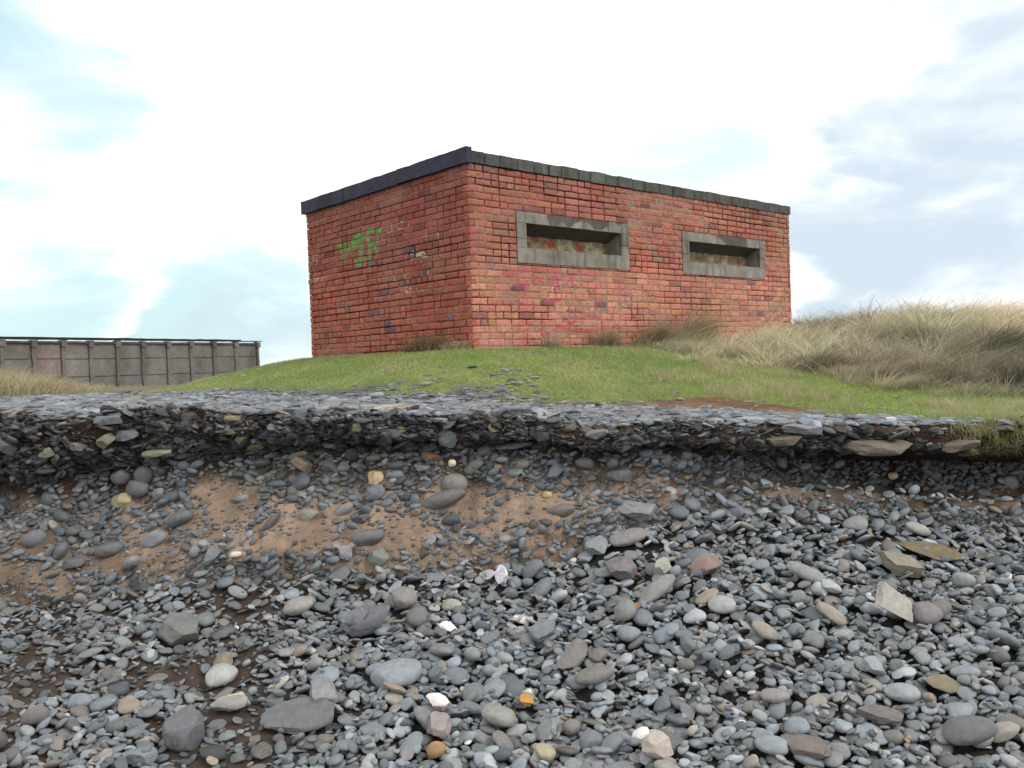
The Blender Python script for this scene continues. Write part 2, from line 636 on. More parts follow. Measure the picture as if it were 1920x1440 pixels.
def build_stones(name, items, mat, label=None, cat=None, kind='stuff'):
    by = {}
    for it in items:
        by.setdefault((it[0], it[1], it[2]), []).append(it)
    Vs, Ts, Cs, Ss, off = [], [], [], [], 0
    for (k, p, s), lst in by.items():
        b = PRO[(k, p, s)]
        f = ICO[s][1]
        S = np.array([i[3] for i in lst])
        R = np.array([i[4] for i in lst])
        P = np.array([i[5] for i in lst])
        Cc = np.array([i[6] for i in lst])
        v = b[None] * S[:, None, :]
        v = np.einsum('nij,nvj->nvi', R, v) + P[:, None]
        n = len(lst)
        Vs.append(v.reshape(-1, 3))
        Ts.append((f[None] + (np.arange(n) * len(b))[:, None, None] + off).reshape(-1, 3))
        Cs.append(np.repeat(Cc, len(b), 0))
        Ss.append(np.full(n * len(f), k == 'p'))
        off += n * len(b)
    return link(name, mesh(name, np.concatenate(Vs), tris=np.concatenate(Ts), col=np.concatenate(Cs), smooth=np.concatenate(Ss)), mat, label=label, cat=cat, kind=kind)


GREYS = [('blue-grey', (.89, 1.0, 1.11)), ('grey', (.98, 1.0, 1.03)), ('greenish grey', (.93, 1.02, 1.0)), ('purplish grey', (1.02, .98, 1.01)), ('brownish grey', (1.08, 1.0, .91))]


def stone_colour(r, dark=1.0, warm=0.0):
    q = r.random()
    if q < .002:
        return 'white', np.array((.68, .67, .64))
    if q < .003:
        return 'orange', np.array((.30, .18, .09))
    if q < .018 + warm:
        return 'tan', np.array((.25, .205, .155)) * r.uniform(.75, 1.2)
    n_, t = GREYS[r.choice(5, p=[.40, .26, .2, .05, .09])]
    v = np.clip(r.lognormal(math.log(.195), .31), .06, .40) * dark
    return n_, np.array(t) * v


# -- deposit stones on the beach, one on top of another
RES = 0.01
DX0, DX1, DY0, DY1 = -5.6, 5.6, 2.1, 5.75
hx = np.arange(DX0, DX1, RES)
hy = np.arange(DY0, DY1, RES)
mx_, my_ = np.meshgrid(hx, hy)
yfg = np.interp(mx_, XT, YF)
H = zbeach(mx_, my_)
H = np.where(my_ > yfg, np.interp(mx_, XT, ZF) + (my_ - yfg) * 1.8, H)
H0 = H.copy()
ID = np.full(H.shape, -1, int)


def deposit(x, y, a, b, c_, yaw, tilt=(0, 0), commit=None, sink=.75):
    R_ = max(a, b)
    i0, i1 = int((y - R_ - DY0) / RES), int((y + R_ - DY0) / RES) + 2
    j0, j1 = int((x - R_ - DX0) / RES), int((x + R_ - DX0) / RES) + 2
    if i0 < 0 or j0 < 0 or i1 >= H.shape[0] or j1 >= H.shape[1]:
        return None
    X = mx_[i0:i1, j0:j1] - x
    Y = my_[i0:i1, j0:j1] - y
    cy, sy = math.cos(yaw), math.sin(yaw)
    e = ((X * cy + Y * sy) / a) ** 2 + ((-X * sy + Y * cy) / b) ** 2
    m = e < 1
    if m.sum() < 3:
        m = e <= e.min() + 1e-9
    h = H[i0:i1, j0:j1]
    hm = h[m]
    Xm, Ym = X[m], Y[m]
    mean = hm.mean()
    sxx, syy = (Xm * Xm).mean() + 1e-5, (Ym * Ym).mean() + 1e-5
    gx = np.clip((Xm * hm).mean() / sxx, -.5, .5) + tilt[0]
    gy = np.clip((Ym * hm).mean() / syy, -.5, .5) + tilt[1]
    bow = c_ * np.sqrt(np.clip(1 - e[m], 0, 1))
    pl = gx * Xm + gy * Ym
    zc = np.quantile(hm - pl + bow, sink)
    if commit is None:
        return zc
    up = zc + pl + bow
    sel = up > hm
    hh = h.copy()
    hh[m] = np.maximum(hm, up)
    H[i0:i1, j0:j1] = hh
    idd = ID[i0:i1, j0:j1]
    tmp = idd[m]
    tmp[sel] = commit
    idd[m] = tmp
    return zc, np.array([-gx, -gy, 1.0])


_a, _b = np.meshgrid(np.arange(DX0, DX1, .05), np.arange(DY0, DY1, .05))
SOILN = np.clip(sms((fbm(_a * 2.3, _b * 2.6, 0, 171, 3) - .36) * 5) * (.25 + .75 * sms((4.85 - _b) / .35)) , 0, 1)
beach = []      # (item, colour name, kind)


def zone_soil(x, y):
    """1 where the lower left shows soil and broken slate"""
    z_ = float(sms((-0.55 - x - 0.35 * (y - 4)) / .9))
    return z_ * SOILN[min(int((y - DY0) / .05), SOILN.shape[0] - 1), min(int((x - DX0) / .05), SOILN.shape[1] - 1)]


WEDGE = False


def drop_random(nst, smin, smax, med, sig, tries=3):
    xs_ = rng.uniform(DX0 + .2, DX1 - .2, nst)
    for i in range(nst):
        a = float(np.clip(rng.lognormal(math.log(med), sig), smin, smax))
        best = None
        x = xs_[i]
        so_ = 0.0
        for _ in range(tries):
            xx = float(np.clip(x + rng.normal(0, .08), DX0 + .2, DX1 - .2))
            yy = rng.uniform(DY0 + .15, np.interp(xx, XT, YF) + .10)
            z = deposit(xx, yy, a, a * .72, a * .4, 0)
            if z is None:
                continue
            zr = z - H0[int((yy - DY0) / RES), int((xx - DX0) / RES)]
            if best is None or zr < best[0]:
                best = (zr, xx, yy)
        if best is None:
            continue
        _, x, y = best
        if WEDGE and abs(x) > .62 * y + .6:
            continue
        so_ = zone_soil(x, y)
        if rng.random() < so_ * .80:
            continue
        k = 'a' if rng.random() < .10 + .38 * so_ else 'p'
        if rng.random() < .05 + .22 * so_:
            k = 's'
        b = a * rng.uniform(.58, .95)
        c_ = a * rng.uniform(.22, .45)
        if k == 's':
            c_ = a * rng.uniform(.10, .2)
        if rng.random() < .06 and k == 'p':
            c_ = b * .85
        yaw = rng.normal(0, .7)
        tl = (rng.normal(0, .12), rng.normal(.03, .14))
        if rng.random() < .08:
            tl = (rng.normal(0, .45), rng.normal(0, .45))
        r = deposit(x, y, a, b, c_, yaw, tl, commit=len(beach))
        if r is None:
            continue
        zc, nrm = r
        cn, col = stone_colour(rng, 1.0 - .36 * so_, .05 * so_)
        sub = 2 if (a > .026 and abs(x) < .68 * y) else 1
        it = (k, int(rng.integers(NPRO)), sub, np.array([a, b, c_]), rotm(yaw, nrm), np.array([x, y, zc]), col)
        beach.append([it, cn, None])


drop_random(10000, .016, .055, .029, .3, 2)
WEDGE = True
drop_random(26000, .009, .075, .0200, .46, 2)

# -- stones one can point at, placed where the photograph has them
# px, py, width, height (photo pixels), kind, colour, roll in the picture (deg), name, label
LM = [
    (1678, 1135, 88, 78, 'q', (.44, .41, .37), -38, 'stone_slab', 'big pale angular slab leaning on the shingle beside the round dark cobble'),
    (1738, 1148, 56, 52, 'p', (.19, .175, .18), 0, 'cobble', 'round dark purple-grey cobble touching the big pale angular slab'),
    (742, 1249, 96, 66, 'p', (.235, .26, .285), 8, 'cobble', 'largest smooth blue-grey boulder-like cobble on the lower shingle'),
    (1117, 1266, 82, 36, 'p', (.17, .16, .15), 2, 'cobble', 'dark brownish oval cobble lying below the broken cylindrical stone'),
    (1075, 1243, 76, 34, 'a', (.20, .185, .175), 24, 'stone', 'broken cylindrical grey stone tilted up above the dark oval cobble'),
    (935, 1345, 70, 42, 'p', (.24, .235, .215), -4, 'cobble', 'plump warm-grey oval cobble in the bottom middle of the shingle'),
    (819, 1309, 46, 26, 'a', (.66, .60, .58), -12, 'quartz_stone', 'white and pink quartz lump on dark shards, above the heart-shaped grey stones'),
    (941, 1095, 26, 38, 'a', (.66, .63, .68), 75, 'quartz_stone', 'upright white quartz stone at the foot of the sand face'),
    (843, 1182, 42, 14, 's', (.78, .78, .76), -4, 'quartz_stone', 'thin flat bright white stone on the middle shingle'),
    (985, 1312, 28, 18, 'a', (.42, .22, .05), 10, 'pebble', 'small bright orange angular pebble'),
    (1180, 1134, 48, 11, 's', (.36, .18, .06), 4, 'stone_shard', 'long flat rust-orange shard lying above a round cobble'),
    (1173, 1158, 42, 36, 'p', (.21, .21, .20), 0, 'cobble', 'round mid-grey cobble just below the flat rust-orange shard'),
    (1177, 1197, 36, 40, 'p', (.20, .215, .24), 60, 'cobble', 'blue-grey tapering cobble below the round cobble under the rust-orange shard'),
    (415, 1273, 62, 38, 'p', (.33, .34, .32), 8, 'cobble', 'smooth pale grey oval cobble just above the cream stone'),
    (436, 1311, 66, 28, 'a', (.55, .44, .29), 4, 'stone', 'cream-yellow cracked stone in the lower soil'),
    (432, 1330, 68, 22, 'p', (.25, .245, .23), 4, 'cobble', 'long flat grey cobble tucked under the cream-yellow cracked stone'),
    (333, 1188, 80, 48, 'a', (.15, .155, .145), 10, 'stone_block', 'dark angular block with a pale broken top, below the sandy hollow'),
    (607, 1310, 62, 48, 'a', (.22, .225, .235), -14, 'stone_block', 'chunky broken grey block above the long dark slate shelf'),
    (345, 1372, 78, 66, 'a', (.13, .13, .14), 8, 'stone_block', 'large dark blocky stone below the cream-yellow stone'),
    (560, 1347, 150, 22, 's', (.13, .135, .14), -3, 'slate_slab', 'long dark slate shelf jutting from soil under the chunky grey block'),
    (1820, 1387, 96, 46, 'p', (.125, .13, .135), -2, 'cobble', 'very large dark oval cobble near the bottom corner of the shingle'),
    (1690, 1060, 74, 32, 'q', (.22, .20, .145), -4, 'stone_slab', 'flat olive-tan slab above the big pale angular slab'),
    (1190, 980, 82, 30, 'a', (.22, .225, .235), -6, 'stone_slab', 'long pale-grey flat slab at the top of the shingle bank'),
    (1180, 1014, 74, 28, 'p', (.23, .22, .21), 6, 'cobble', 'long warm-grey cobble just under the pale-grey flat slab'),
    (1232, 1104, 86, 28, 'p', (.235, .235, .22), 18, 'cobble', 'long greenish-grey cobble lying aslant on the middle shingle'),
    (1164, 1072, 62, 38, 'a', (.17, .15, .165), -20, 'stone_slab', 'purple-grey angular slab above the long aslant cobble'),
    (690, 1166, 96, 42, 'a', (.135, .135, .15), 10, 'slate_slab', 'broad dark jagged slate slab at the edge of the soil and shingle'),
    (1232, 1400, 66, 40, 'a', (.40, .34, .30), -8, 'stone', 'pinkish cream rough rock at the bottom edge of the shingle'),
    (1201, 1377, 34, 17, 'p', (.66, .66, .62), 8, 'quartz_stone', 'small egg-shaped white stone above the pinkish cream rock'),
    (1024, 1412, 46, 32, 'p', (.33, .29, .20), 20, 'cobble', 'ribbed yellowish cobble close to the bottom edge'),
    (1507, 1390, 100, 26, 's', (.15, .13, .12), -26, 'slate_slab', 'dark brown pointed slate wedge slanting across the lower shingle'),
    (1650, 1352, 84, 26, 'a', (.145, .13, .125), -8, 'stone_slab', 'dark brown-grey flat slab on the lower shingle beside blue pebbles'),
    (1770, 1283, 78, 9, 's', (.17, .145, .085), -3, 'stone_shard', 'thin yellow-stained shard lying level on the lower shingle'),
    (1436, 1190, 54, 28, 'p', (.25, .22, .19), -14, 'cobble', 'brown speckled cobble on the middle shingle'),
    (1355, 1133, 54, 30, 'p', (.30, .31, .30), -16, 'cobble', 'pale smooth oval cobble pointing up the shingle slope'),
    (1560, 1103, 40, 20, 'p', (.34, .36, .35), -8, 'cobble', 'pale greenish pebble between the slope and the big pale slab'),
    (1560, 1155, 62, 26, 'p', (.26, .235, .20), -20, 'cobble', 'tan-grey long cobble left of the big pale angular slab'),
    (1722, 995, 46, 22, 'p', (.30, .30, .28), -10, 'cobble', 'pale flat cobble just above the yellow-brown slate shelf'),
    (1602, 985, 46, 24, 'p', (.25, .25, .24), 0, 'cobble', 'grey cobble at the head of the shingle under the dark bank'),
    (1745, 1032, 110, 13, 's', (.15, .12, .07), -14, 'slate_slab', 'long yellow-brown slate shelf near the shadowed bank'),
    (1510, 1068, 80, 26, 'p', (.22, .225, .23), -18, 'cobble', 'long blue-grey cobble sloping down right of the reddish rock'),
    (1323, 1067, 56, 34, 'a', (.27, .20, .17), -10, 'stone', 'reddish-brown broken rock on the shingle slope'),
    (1240, 1062, 34, 30, 'a', (.36, .36, .30), -40, 'stone', 'pale yellowish knobbly stone below the warm-grey long cobble'),
    (746, 1105, 56, 30, 'p', (.20, .19, .175), 0, 'cobble', 'brown-grey cobble at the foot of the sand face'),
    (759, 1127, 48, 36, 'p', (.21, .20, .185), 20, 'cobble', 'brown-grey round-topped cobble leaning below its twin at the face foot'),
    (783, 1157, 40, 36, 'p', (.15, .15, .15), 0, 'cobble', 'dark dome-shaped cobble on the middle shingle'),
    (848, 1140, 38, 22, 'p', (.29, .30, .26), -6, 'cobble', 'pale greenish oval pebble beside the dark dome-shaped cobble'),
    (560, 1137, 56, 32, 'p', (.27, .26, .245), 0, 'cobble', 'smooth warm-grey cobble resting under the sand face'),
    (1018, 1190, 46, 42, 'a', (.18, .19, .205), 70, 'stone', 'blue-grey triangular stone standing on the middle shingle'),
    (824, 1365, 48, 44, 'a', (.27, .23, .215), 0, 'stone', 'pinkish-grey rounded triangular stone above the bottom edge'),
    (1640, 1262, 48, 26, 'a', (.25, .27, .29), -6, 'stone', 'pale blue-grey faceted stone on the open shingle'),
    (1693, 1298, 60, 36, 'p', (.24, .26, .275), -6, 'cobble', 'broad blue-grey cobble above the yellow-stained shard'),
    (1447, 1408, 62, 28, 'p', (.21, .24, .255), -8, 'cobble', 'smooth blue oval cobble at the bottom of the shingle'),
    (1496, 1365, 48, 38, 'p', (.20, .225, .25), -20, 'cobble', 'bluish rounded cobble above the dark brown pointed wedge'),
    (668, 1160, 44, 26, 'a', (.17, .175, .19), 8, 'stone', 'grey jagged stone perched on the broad dark slate slab'),
    (1455, 1303, 60, 28, 'p', (.22, .21, .20), -4, 'cobble', 'grey-brown cobble in the middle of the lower shingle'),
]


def raycast(px, py):
    d = ray(px, py)
    tt = np.arange(2.2, 6.5, .004)
    P = EYE[None] + tt[:, None] * d[None] / d[1]
    ii = np.clip(((P[:, 1] - DY0) / RES).astype(int), 0, H.shape[0] - 1)
    jj = np.clip(((P[:, 0] - DX0) / RES).astype(int), 0, H.shape[1] - 1)
    k = np.argmax(P[:, 2] < H[ii, jj])
    return P[k]


land = []
for (px, py, wp, hp, kd, cl, ro, nm, lb) in LM:
    P = raycast(px, min(py + hp * .25, 1436))
    a = wp / 2 * P[1] / F
    ev = hp / 2 * P[1] / F
    if kd == 's':
        b, c_ = a * .55, ev * .7
    else:
        b = min(ev / .74, a * 1.15)
        c_ = b * (.55 if kd == 'p' else .6)
    yaw = math.atan2(math.sin(math.radians(ro)), math.cos(math.radians(ro)) * .6)
    tl = (0, .12)
    if nm == 'quartz_stone' and hp > wp:
        a, b, c_ = wp / 2 * P[1] / F, wp / 2 * P[1] / F * .8, ev
        yaw = 0
    if lb.startswith('big pale angular'):
        b, c_ = a * .52, a * .2
    if lb.startswith('broken cyl'):
        tl = (.45, .1)
        b = a * .45
        c_ = b * .9
    if lb.startswith('largest'):
        c_ = b * .42
        b *= .9
        tl = (0, .05)
    r = deposit(P[0], P[1], a, b, c_, yaw, tl, commit=100000 + len(land), sink=.72)
    zc, nrm = r
    RM = rotm(yaw, nrm)
    if lb.startswith('big pale angular') or (nm == 'quartz_stone' and hp > wp):
        an = math.radians(38) if hp < wp else math.radians(80)
        ax = CR * math.cos(an) - CU * math.sin(an)
        nz_ = -fw + np.array([-.25, 0, .55])
        nz_ -= ax * (nz_ @ ax)
        nz_ /= np.linalg.norm(nz_)
        RM = np.stack([ax, np.cross(nz_, ax), nz_], 1)
        if hp > wp:
            a, b, c_ = hp / 2 * P[1] / F, wp / 2 * P[1] / F, wp / 2 * P[1] / F * .6
        zc += a * .35
    land.append((P[0], P[1], max(a, b), ((kd, (len(land) * 7) % NPRO, 3, np.array([a, b, c_]), RM, np.array([P[0], P[1], zc]), np.array(cl))), nm, lb))

# visible small stones filling gaps, kept off the landmarks
lxy = np.array([(l[0], l[1], l[2]) for l in land])
for i in range(22000):
    x = rng.uniform(DX0 + .2, DX1 - .2)
    y = rng.uniform(DY0 + .1, np.interp(x, XT, YF) + .06)
    if (np.hypot(lxy[:, 0] - x, (lxy[:, 1] - y + .03) * .8) < lxy[:, 2] + .022).any():
        continue
    if abs(x) > .62 * y + .3:
        continue
    so_ = zone_soil(x, y)
    a = float(np.clip(rng.lognormal(math.log(.011), .38), .005, .03))
    k = 'a' if rng.random() < .25 + .4 * so_ else 'p'
    u_ = ID[int((y - DY0) / RES), int((x - DX0) / RES)]
    if 0 <= u_ < 100000 and beach[u_][0][3][0] > 1.5 * a and rng.random() < .93:
        continue
    b = a * rng.uniform(.6, .9)
    c_ = a * rng.uniform(.25, .5)
    yaw = rng.uniform(-1.5, 1.5)
    r = deposit(x, y, a, b, c_, yaw, (rng.normal(0, .2), rng.normal(0, .2)), commit=len(beach), sink=.6)
    if r is None:
        continue
    cn, col = stone_colour(rng, 1.0 - .36 * so_)
    beach.append([(k, int(rng.integers(NPRO)), 1, np.array([a, b, c_]), rotm(yaw, r[1]), np.array([x, y, r[0]]), col), cn, None])

cnt = np.bincount(ID[(ID >= 0) & (ID < 100000)].ravel(), minlength=len(beach))

# -- cobbles and pebbles held in the sand face
r_lo, r_hi = sum(seg[:5]), NB - 1
xcols = np.where((XS > -5.6) & (XS < 5.6))[0]
SANDP = [(60, 1090, 110, 55), (420, 960, 95, 75), (560, 1000, 150, 60), (745, 1000, 110, 65), (950, 955, 120, 75), (1020, 1020, 80, 60), (880, 1045, 100, 40), (270, 1060, 130, 50), (60, 1120, 70, 30), (1140, 900, 70, 40), (700, 1060, 140, 30), (40, 920, 60, 30), (1230, 930, 60, 30)]
face = []
occ = {}
fp = BV[r_lo:r_hi][:, xcols]
fpx, fpy = proj(fp.reshape(-1, 3))
fpx, fpy = fpx.reshape(fp.shape[:2]), fpy.reshape(fp.shape[:2])
FN = np.zeros(fp.shape)
gu = np.gradient(fp, axis=1)
gv = np.gradient(fp, axis=0)
FN = np.cross(gu, gv)
FN /= np.linalg.norm(FN, axis=-1)[..., None] + 1e-9
FN = np.where((FN[..., 1] > 0)[..., None], -FN, FN)
sx = fp[..., 0]
sv = fp[..., 2]


SN = np.zeros(fpx.shape)
for (a, b, c_, d) in SANDP:
    SN = np.maximum(SN, 1.12 - ((fpx - a) / c_) ** 2 - ((fpy - b) / d) ** 2)
SN = np.clip(SN + 2.3 * (fbm(fpx / 42, fpy / 34, 0, 131, 4) - .5), 0, 1)
SN = np.where(np.abs(sx) < 3.6, SN, sms((fbm(sx * 1.5, sv * 3, 0, 5, 2) - .4) * 4))


placed = np.zeros((0, 3))
pl = []
FACE_LM = [
    (849, 906, 50, 40, 'p', (.22, .205, .185), 0, 'cobble', 'round brown-grey cobble standing out of the sand face'),
    (836, 940, 92, 32, 'p', (.155, .15, .14), 18, 'cobble', 'long dark stone in the sand face directly below the round brown-grey cobble'),
    (708, 895, 30, 26, 'a', (.50, .38, .22), 0, 'pebble', 'golden-yellow rough stone in the sand face'),
    (850, 867, 15, 14, 'p', (.75, .68, .5), 0, 'pebble', 'tiny cream pebble directly above the round brown-grey cobble'),
    (1055, 961, 52, 26, 'p', (.155, .145, .135), 5, 'cobble', 'dark brown oval cobble at the edge of the bare sand'),
    (691, 1007, 70, 30, 'p', (.15, .15, .15), 8, 'cobble', 'long dark grey cobble set in sand above the shingle'),
    (714, 1046, 42, 32, 'a', (.16, .185, .16), 20, 'stone', 'greenish angular stone half buried in the sand face'),
    (229, 893, 38, 34, 'p', (.14, .145, .145), 0, 'cobble', 'dark round cobble under the overhang, first of a pair'),
    (278, 892, 34, 34, 'p', (.15, .155, .155), 0, 'cobble', 'dark round cobble under the overhang, second of a pair'),
    (256, 918, 44, 36, 'p', (.14, .145, .15), -14, 'cobble', 'dark grey cobble nestled beneath the pair under the overhang'),
    (232, 938, 38, 26, 'a', (.34, .31, .17), 10, 'stone', 'yellow-green chipped stone beside dark cobbles in the face'),
    (335, 977, 54, 26, 'p', (.13, .145, .155), 24, 'cobble', 'dark oval cobble tilted up beside the bare sand'),
    (291, 1016, 46, 30, 'p', (.20, .22, .24), 20, 'cobble', 'blue-grey rough cobble below the tilted dark oval one'),
    (204, 1033, 52, 28, 'p', (.14, .14, .145), 14, 'cobble', 'dark wide cobble beside sand, below the blue-grey rough cobble'),
    (70, 1011, 52, 34, 'p', (.155, .165, .175), 24, 'cobble', 'dark slanting cobble at the outer end of the sand face'),
    (580, 967, 34, 24, 'a', (.25, .25, .225), -10, 'stone', 'pale blunt stone alone on bare sand'),
    (453, 937, 30, 14, 'p', (.21, .21, .20), 4, 'pebble', 'grey pebble sticking out of the bare sand'),
    (640, 960, 44, 20, 'p', (.22, .22, .215), 30, 'cobble', 'grey cobble leaning upward in the middle of the sand face'),
    (1100, 868, 38, 24, 'p', (.14, .14, .135), -10, 'cobble', 'dark cobble right under the shard layer'),
    (1160, 893, 46, 22, 'a', (.15, .155, .165), 0, 'stone', 'bluish blocky stone in the face beside bare sand'),
    (1465, 862, 22, 42, 'p', (.27, .28, .27), 0, 'cobble', 'pale upright cobble in the face under the dark overhang'),
    (1573, 870, 24, 14, 'p', (.28, .29, .27), 20, 'pebble', 'pale pebble high in the face beside the black undercut'),
    (1676, 893, 18, 14, 'a', (.62, .52, .40), 0, 'pebble', 'cream pebble beneath the black undercut'),
    (440, 1040, 24, 12, 'p', (.62, .55, .47), 8, 'pebble', 'small whitish pebble low in the sand face'),
    (1024, 930, 18, 14, 'p', (.50, .38, .20), 0, 'pebble', 'small golden pebble on the bare sand'),
]


def face_at(px, py):
    k = np.argmin((fpx - px) ** 2 + (fpy - py) ** 2)
    return np.unravel_index(k, fpx.shape)


fland = []
for (px, py, wp, hp, kd, cl, ro, nm, lb) in FACE_LM:
    i, j = face_at(px, py)
    P, n_ = fp[i, j], FN[i, j]
    a = wp / 2 * P[1] / F
    cz = hp / 2 * P[1] / F
    R = np.array(Matrix.Rotation(-math.radians(ro), 3, 'Y'))
    b = min(a, cz) * 1.0
    fland.append(((kd, (len(fland) * 5 + 3) % NPRO, 3, np.array([a, b, cz]), R, P + n_ * b * .35, np.array(cl)), nm, lb))
    occ.setdefault(int(P[0] / .12 + 1000), []).append((P[0], P[2], a, cz, 1))
nf = 0
for i in range(70000):
    ii = rng.integers(fp.shape[0])
    jj = rng.integers(fp.shape[1])
    P = fp[ii, jj]
    n_ = FN[ii, jj]
    sn = SN[ii, jj]
    dens = 1 - .93 * sn
    if rng.random() > dens:
        continue
    a = float(np.clip(rng.lognormal(math.log(.032 if sn < .5 else .014), .40 if sn < .5 else .6), .005, .07))
    if P[0] > 1.1:
        a *= .8
    cz = a * rng.uniform(.35, .62)
    if rng.random() < .12:
        cz = a * .9
    ok = True
    bk = int(P[0] / .12 + 1000)
    near_ = [q for k_ in (bk - 1, bk, bk + 1) for q in occ.get(k_, ())]
    lim_ = .40 if sn < .4 else (.6 if sn < .8 else 1.0)
    for q in near_:
        e_ = ((q[0] - P[0]) / (q[2] + a)) ** 2 + ((q[1] - P[2]) / (q[3] + cz)) ** 2
        if e_ < (1 if q[4] else lim_):
            ok = False
            break
    if not ok:
        continue
    occ.setdefault(bk, []).append((P[0], P[2], a, cz, 0))
    R = np.array(Matrix.Rotation(rng.normal(-.15, .45), 3, 'Y') @ Matrix.Rotation(rng.normal(0.15, .3), 3, 'X') @ Matrix.Rotation(rng.uniform(-.6, .6), 3, 'Z'))
    b = a * rng.uniform(.6, .9)
    k = 'p' if rng.random() < .85 else 'a'
    cn, col = stone_colour(rng, .74)
    if cn == 'white' and rng.random() < .6:
        cn, col = 'grey', np.array((.13, .13, .13))
    sub = 2 if (a > .025 and abs(P[0]) < .66 * P[1]) else 1
    face.append([(k, int(rng.integers(NPRO)), sub, np.array([a, b, cz]), R, P + n_ * b * rng.uniform(-.05, .55), col), cn, 'face'])

# -- slate shards packed in the dark layer under the lip
shards = []
r_s0, r_s1 = 0, sum(seg[:4]) + 3
SHN = sms((fbm(BX * 2.6, BZ * 9, 0, 181, 3) - .48) * 5)
for i in range(34000):
    ii = rng.integers(r_s0, r_s1)
    jj = xcols[rng.integers(len(xcols))]
    P = BV[ii, jj].copy()
    x = P[0]
    if SHN[ii, jj] * .8 > rng.random():
        continue
    t = ii / r_s1
    mid = sms((x - 1.5) / .8)
    if rng.random() < (.80 if t < .6 else .97) * mid:
        continue
    a = float(np.clip(rng.lognormal(math.log(.0165), .52), .006, .075))
    b = a * rng.uniform(.5, .9)
    c_ = a * rng.uniform(.14, .40)
    kd = 's' if rng.random() < .55 else ('a' if rng.random() < .6 else 'p')
    if rng.random() < .12:
        c_ = a * .5
    tx, ty = rng.normal(0, .22), rng.normal(0.05, .22)
    if rng.random() < .35:
        tx, ty = rng.normal(0, .9), rng.normal(0, .8)
    R = rotm(rng.normal(0, .7), (tx, ty, 1))
    P[1] += rng.uniform(-.8, .35) * b
    if t < .22 and rng.random() < .4:
        P[1] += abs(rng.normal(0, .09))
        P[2] += .01
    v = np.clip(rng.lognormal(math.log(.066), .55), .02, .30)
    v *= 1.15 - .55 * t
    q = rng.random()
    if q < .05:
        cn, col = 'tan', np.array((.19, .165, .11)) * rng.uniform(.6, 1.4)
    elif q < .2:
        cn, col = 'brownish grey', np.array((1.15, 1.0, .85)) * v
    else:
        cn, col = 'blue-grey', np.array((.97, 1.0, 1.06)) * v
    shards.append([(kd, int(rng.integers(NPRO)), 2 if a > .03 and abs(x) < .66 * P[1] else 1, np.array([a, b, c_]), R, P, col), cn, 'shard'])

# -- flat stones strewn over the top between the lip and the turf
topst = []
n = 46000
X = rng.uniform(-6, 6, n)
Y = ylip(X) + rng.exponential(1.1, n) - .02
q = np.arange(n) % 3 == 0
X = np.where(q, rng.uniform(-12, -3, n), X)
Y = np.where(q, rng.uniform(5.5, 18, n), Y)
ge = np.where((X < -4.3) & (Y > 7), 19, grass_edge(X)) + .10 * rng.normal(0, 1, n) + .8 * (fbm(X * 2.6, Y * 2.6, 0, 78, 3) - .42)
spill = (X > -1.1) & (X < 1.0) & (Y < ge + 1.1 * sms(1.2 - np.abs(X) / .9)) & (fbm(X * 3, Y * 3, 0, 77, 3) > .46)
keep = (Y < ge) | (spill & (rng.random(n) < .75)) | (rng.random(n) < .30 * np.exp(-np.clip(Y - ge, 0, 9) / .35)) | (rng.random(n) < .03)
keep &= ~((soilpatch(X, Y) > .5) & (rng.random(n) < .8)) & (boxdist(X, Y) > .5) & (np.abs(X) < .75 * Y + .8) & (dune_mask(X, Y) < .3)
X, Y = X[keep], Y[keep]
Z = zplat(X, Y)
for x, y, z in zip(X, Y, Z):
    a = float(np.clip(rng.lognormal(math.log(.024), .45), .008, .10))
    b = a * rng.uniform(.55, .9)
    c_ = a * rng.uniform(.14, .32)
    kd = rng.choice(['s', 'a', 'p'], p=[.45, .2, .35])
    R = rotm(rng.uniform(-3, 3), (rng.normal(0, .10), rng.normal(0, .10), 1))
    cn, col = stone_colour(rng, .95, .02)
    topst.append([(kd, int(rng.integers(NPRO)), 2 if (a > .045 and y < 7) else 1, np.array([a, b, c_]), R, np.array([x, y, z + c_ * .25]), col * np.array((.92, .93, .97))), cn, 'top'])

TOP_LM = [
    (1597, 783, 30, 16, 'a', (.14, .145, .155), 'stone_block', 'small dark squared block standing on the flat stones at the lip'),
    (745, 762, 92, 16, 's', (.34, .30, .24), 'stone_slab', 'wide cream flat slab at the lip of the bank'),
    (1030, 776, 46, 10, 's', (.30, .31, .33), 'stone_slab', 'pale flat slab at the lip in the middle'),
    (705, 740, 30, 14, 'p', (.27, .27, .25), 'cobble', 'pale hump-backed cobble at the edge of the turf'),
    (1120, 757, 18, 12, 'a', (.13, .09, .07), 'stone', 'little dark brown stone on the bare soil streak'),
]
top_land = []
for (px, py, wp, hp, kd, cl, nm, lb) in TOP_LM:
    tt = np.arange(5.3, 12, .005)
    d = ray(px, py + hp * .4)
    Pp = EYE[None] + tt[:, None] * d[None] / d[1]
    zz = zplat(Pp[:, 0], Pp[:, 1])
    k = np.argmax(Pp[:, 2] < zz + .004)
    P = Pp[k]
    a, ev = wp / 2 * P[1] / F, hp / 2 * P[1] / F
    top_land.append(((kd, 5, 3, np.array([a, a * .6, max(ev * .8, a * .14)]), rotm(.1, (0, 0, 1)), P + np.array([0, .02, ev * .6]), np.array(cl)), nm, lb))
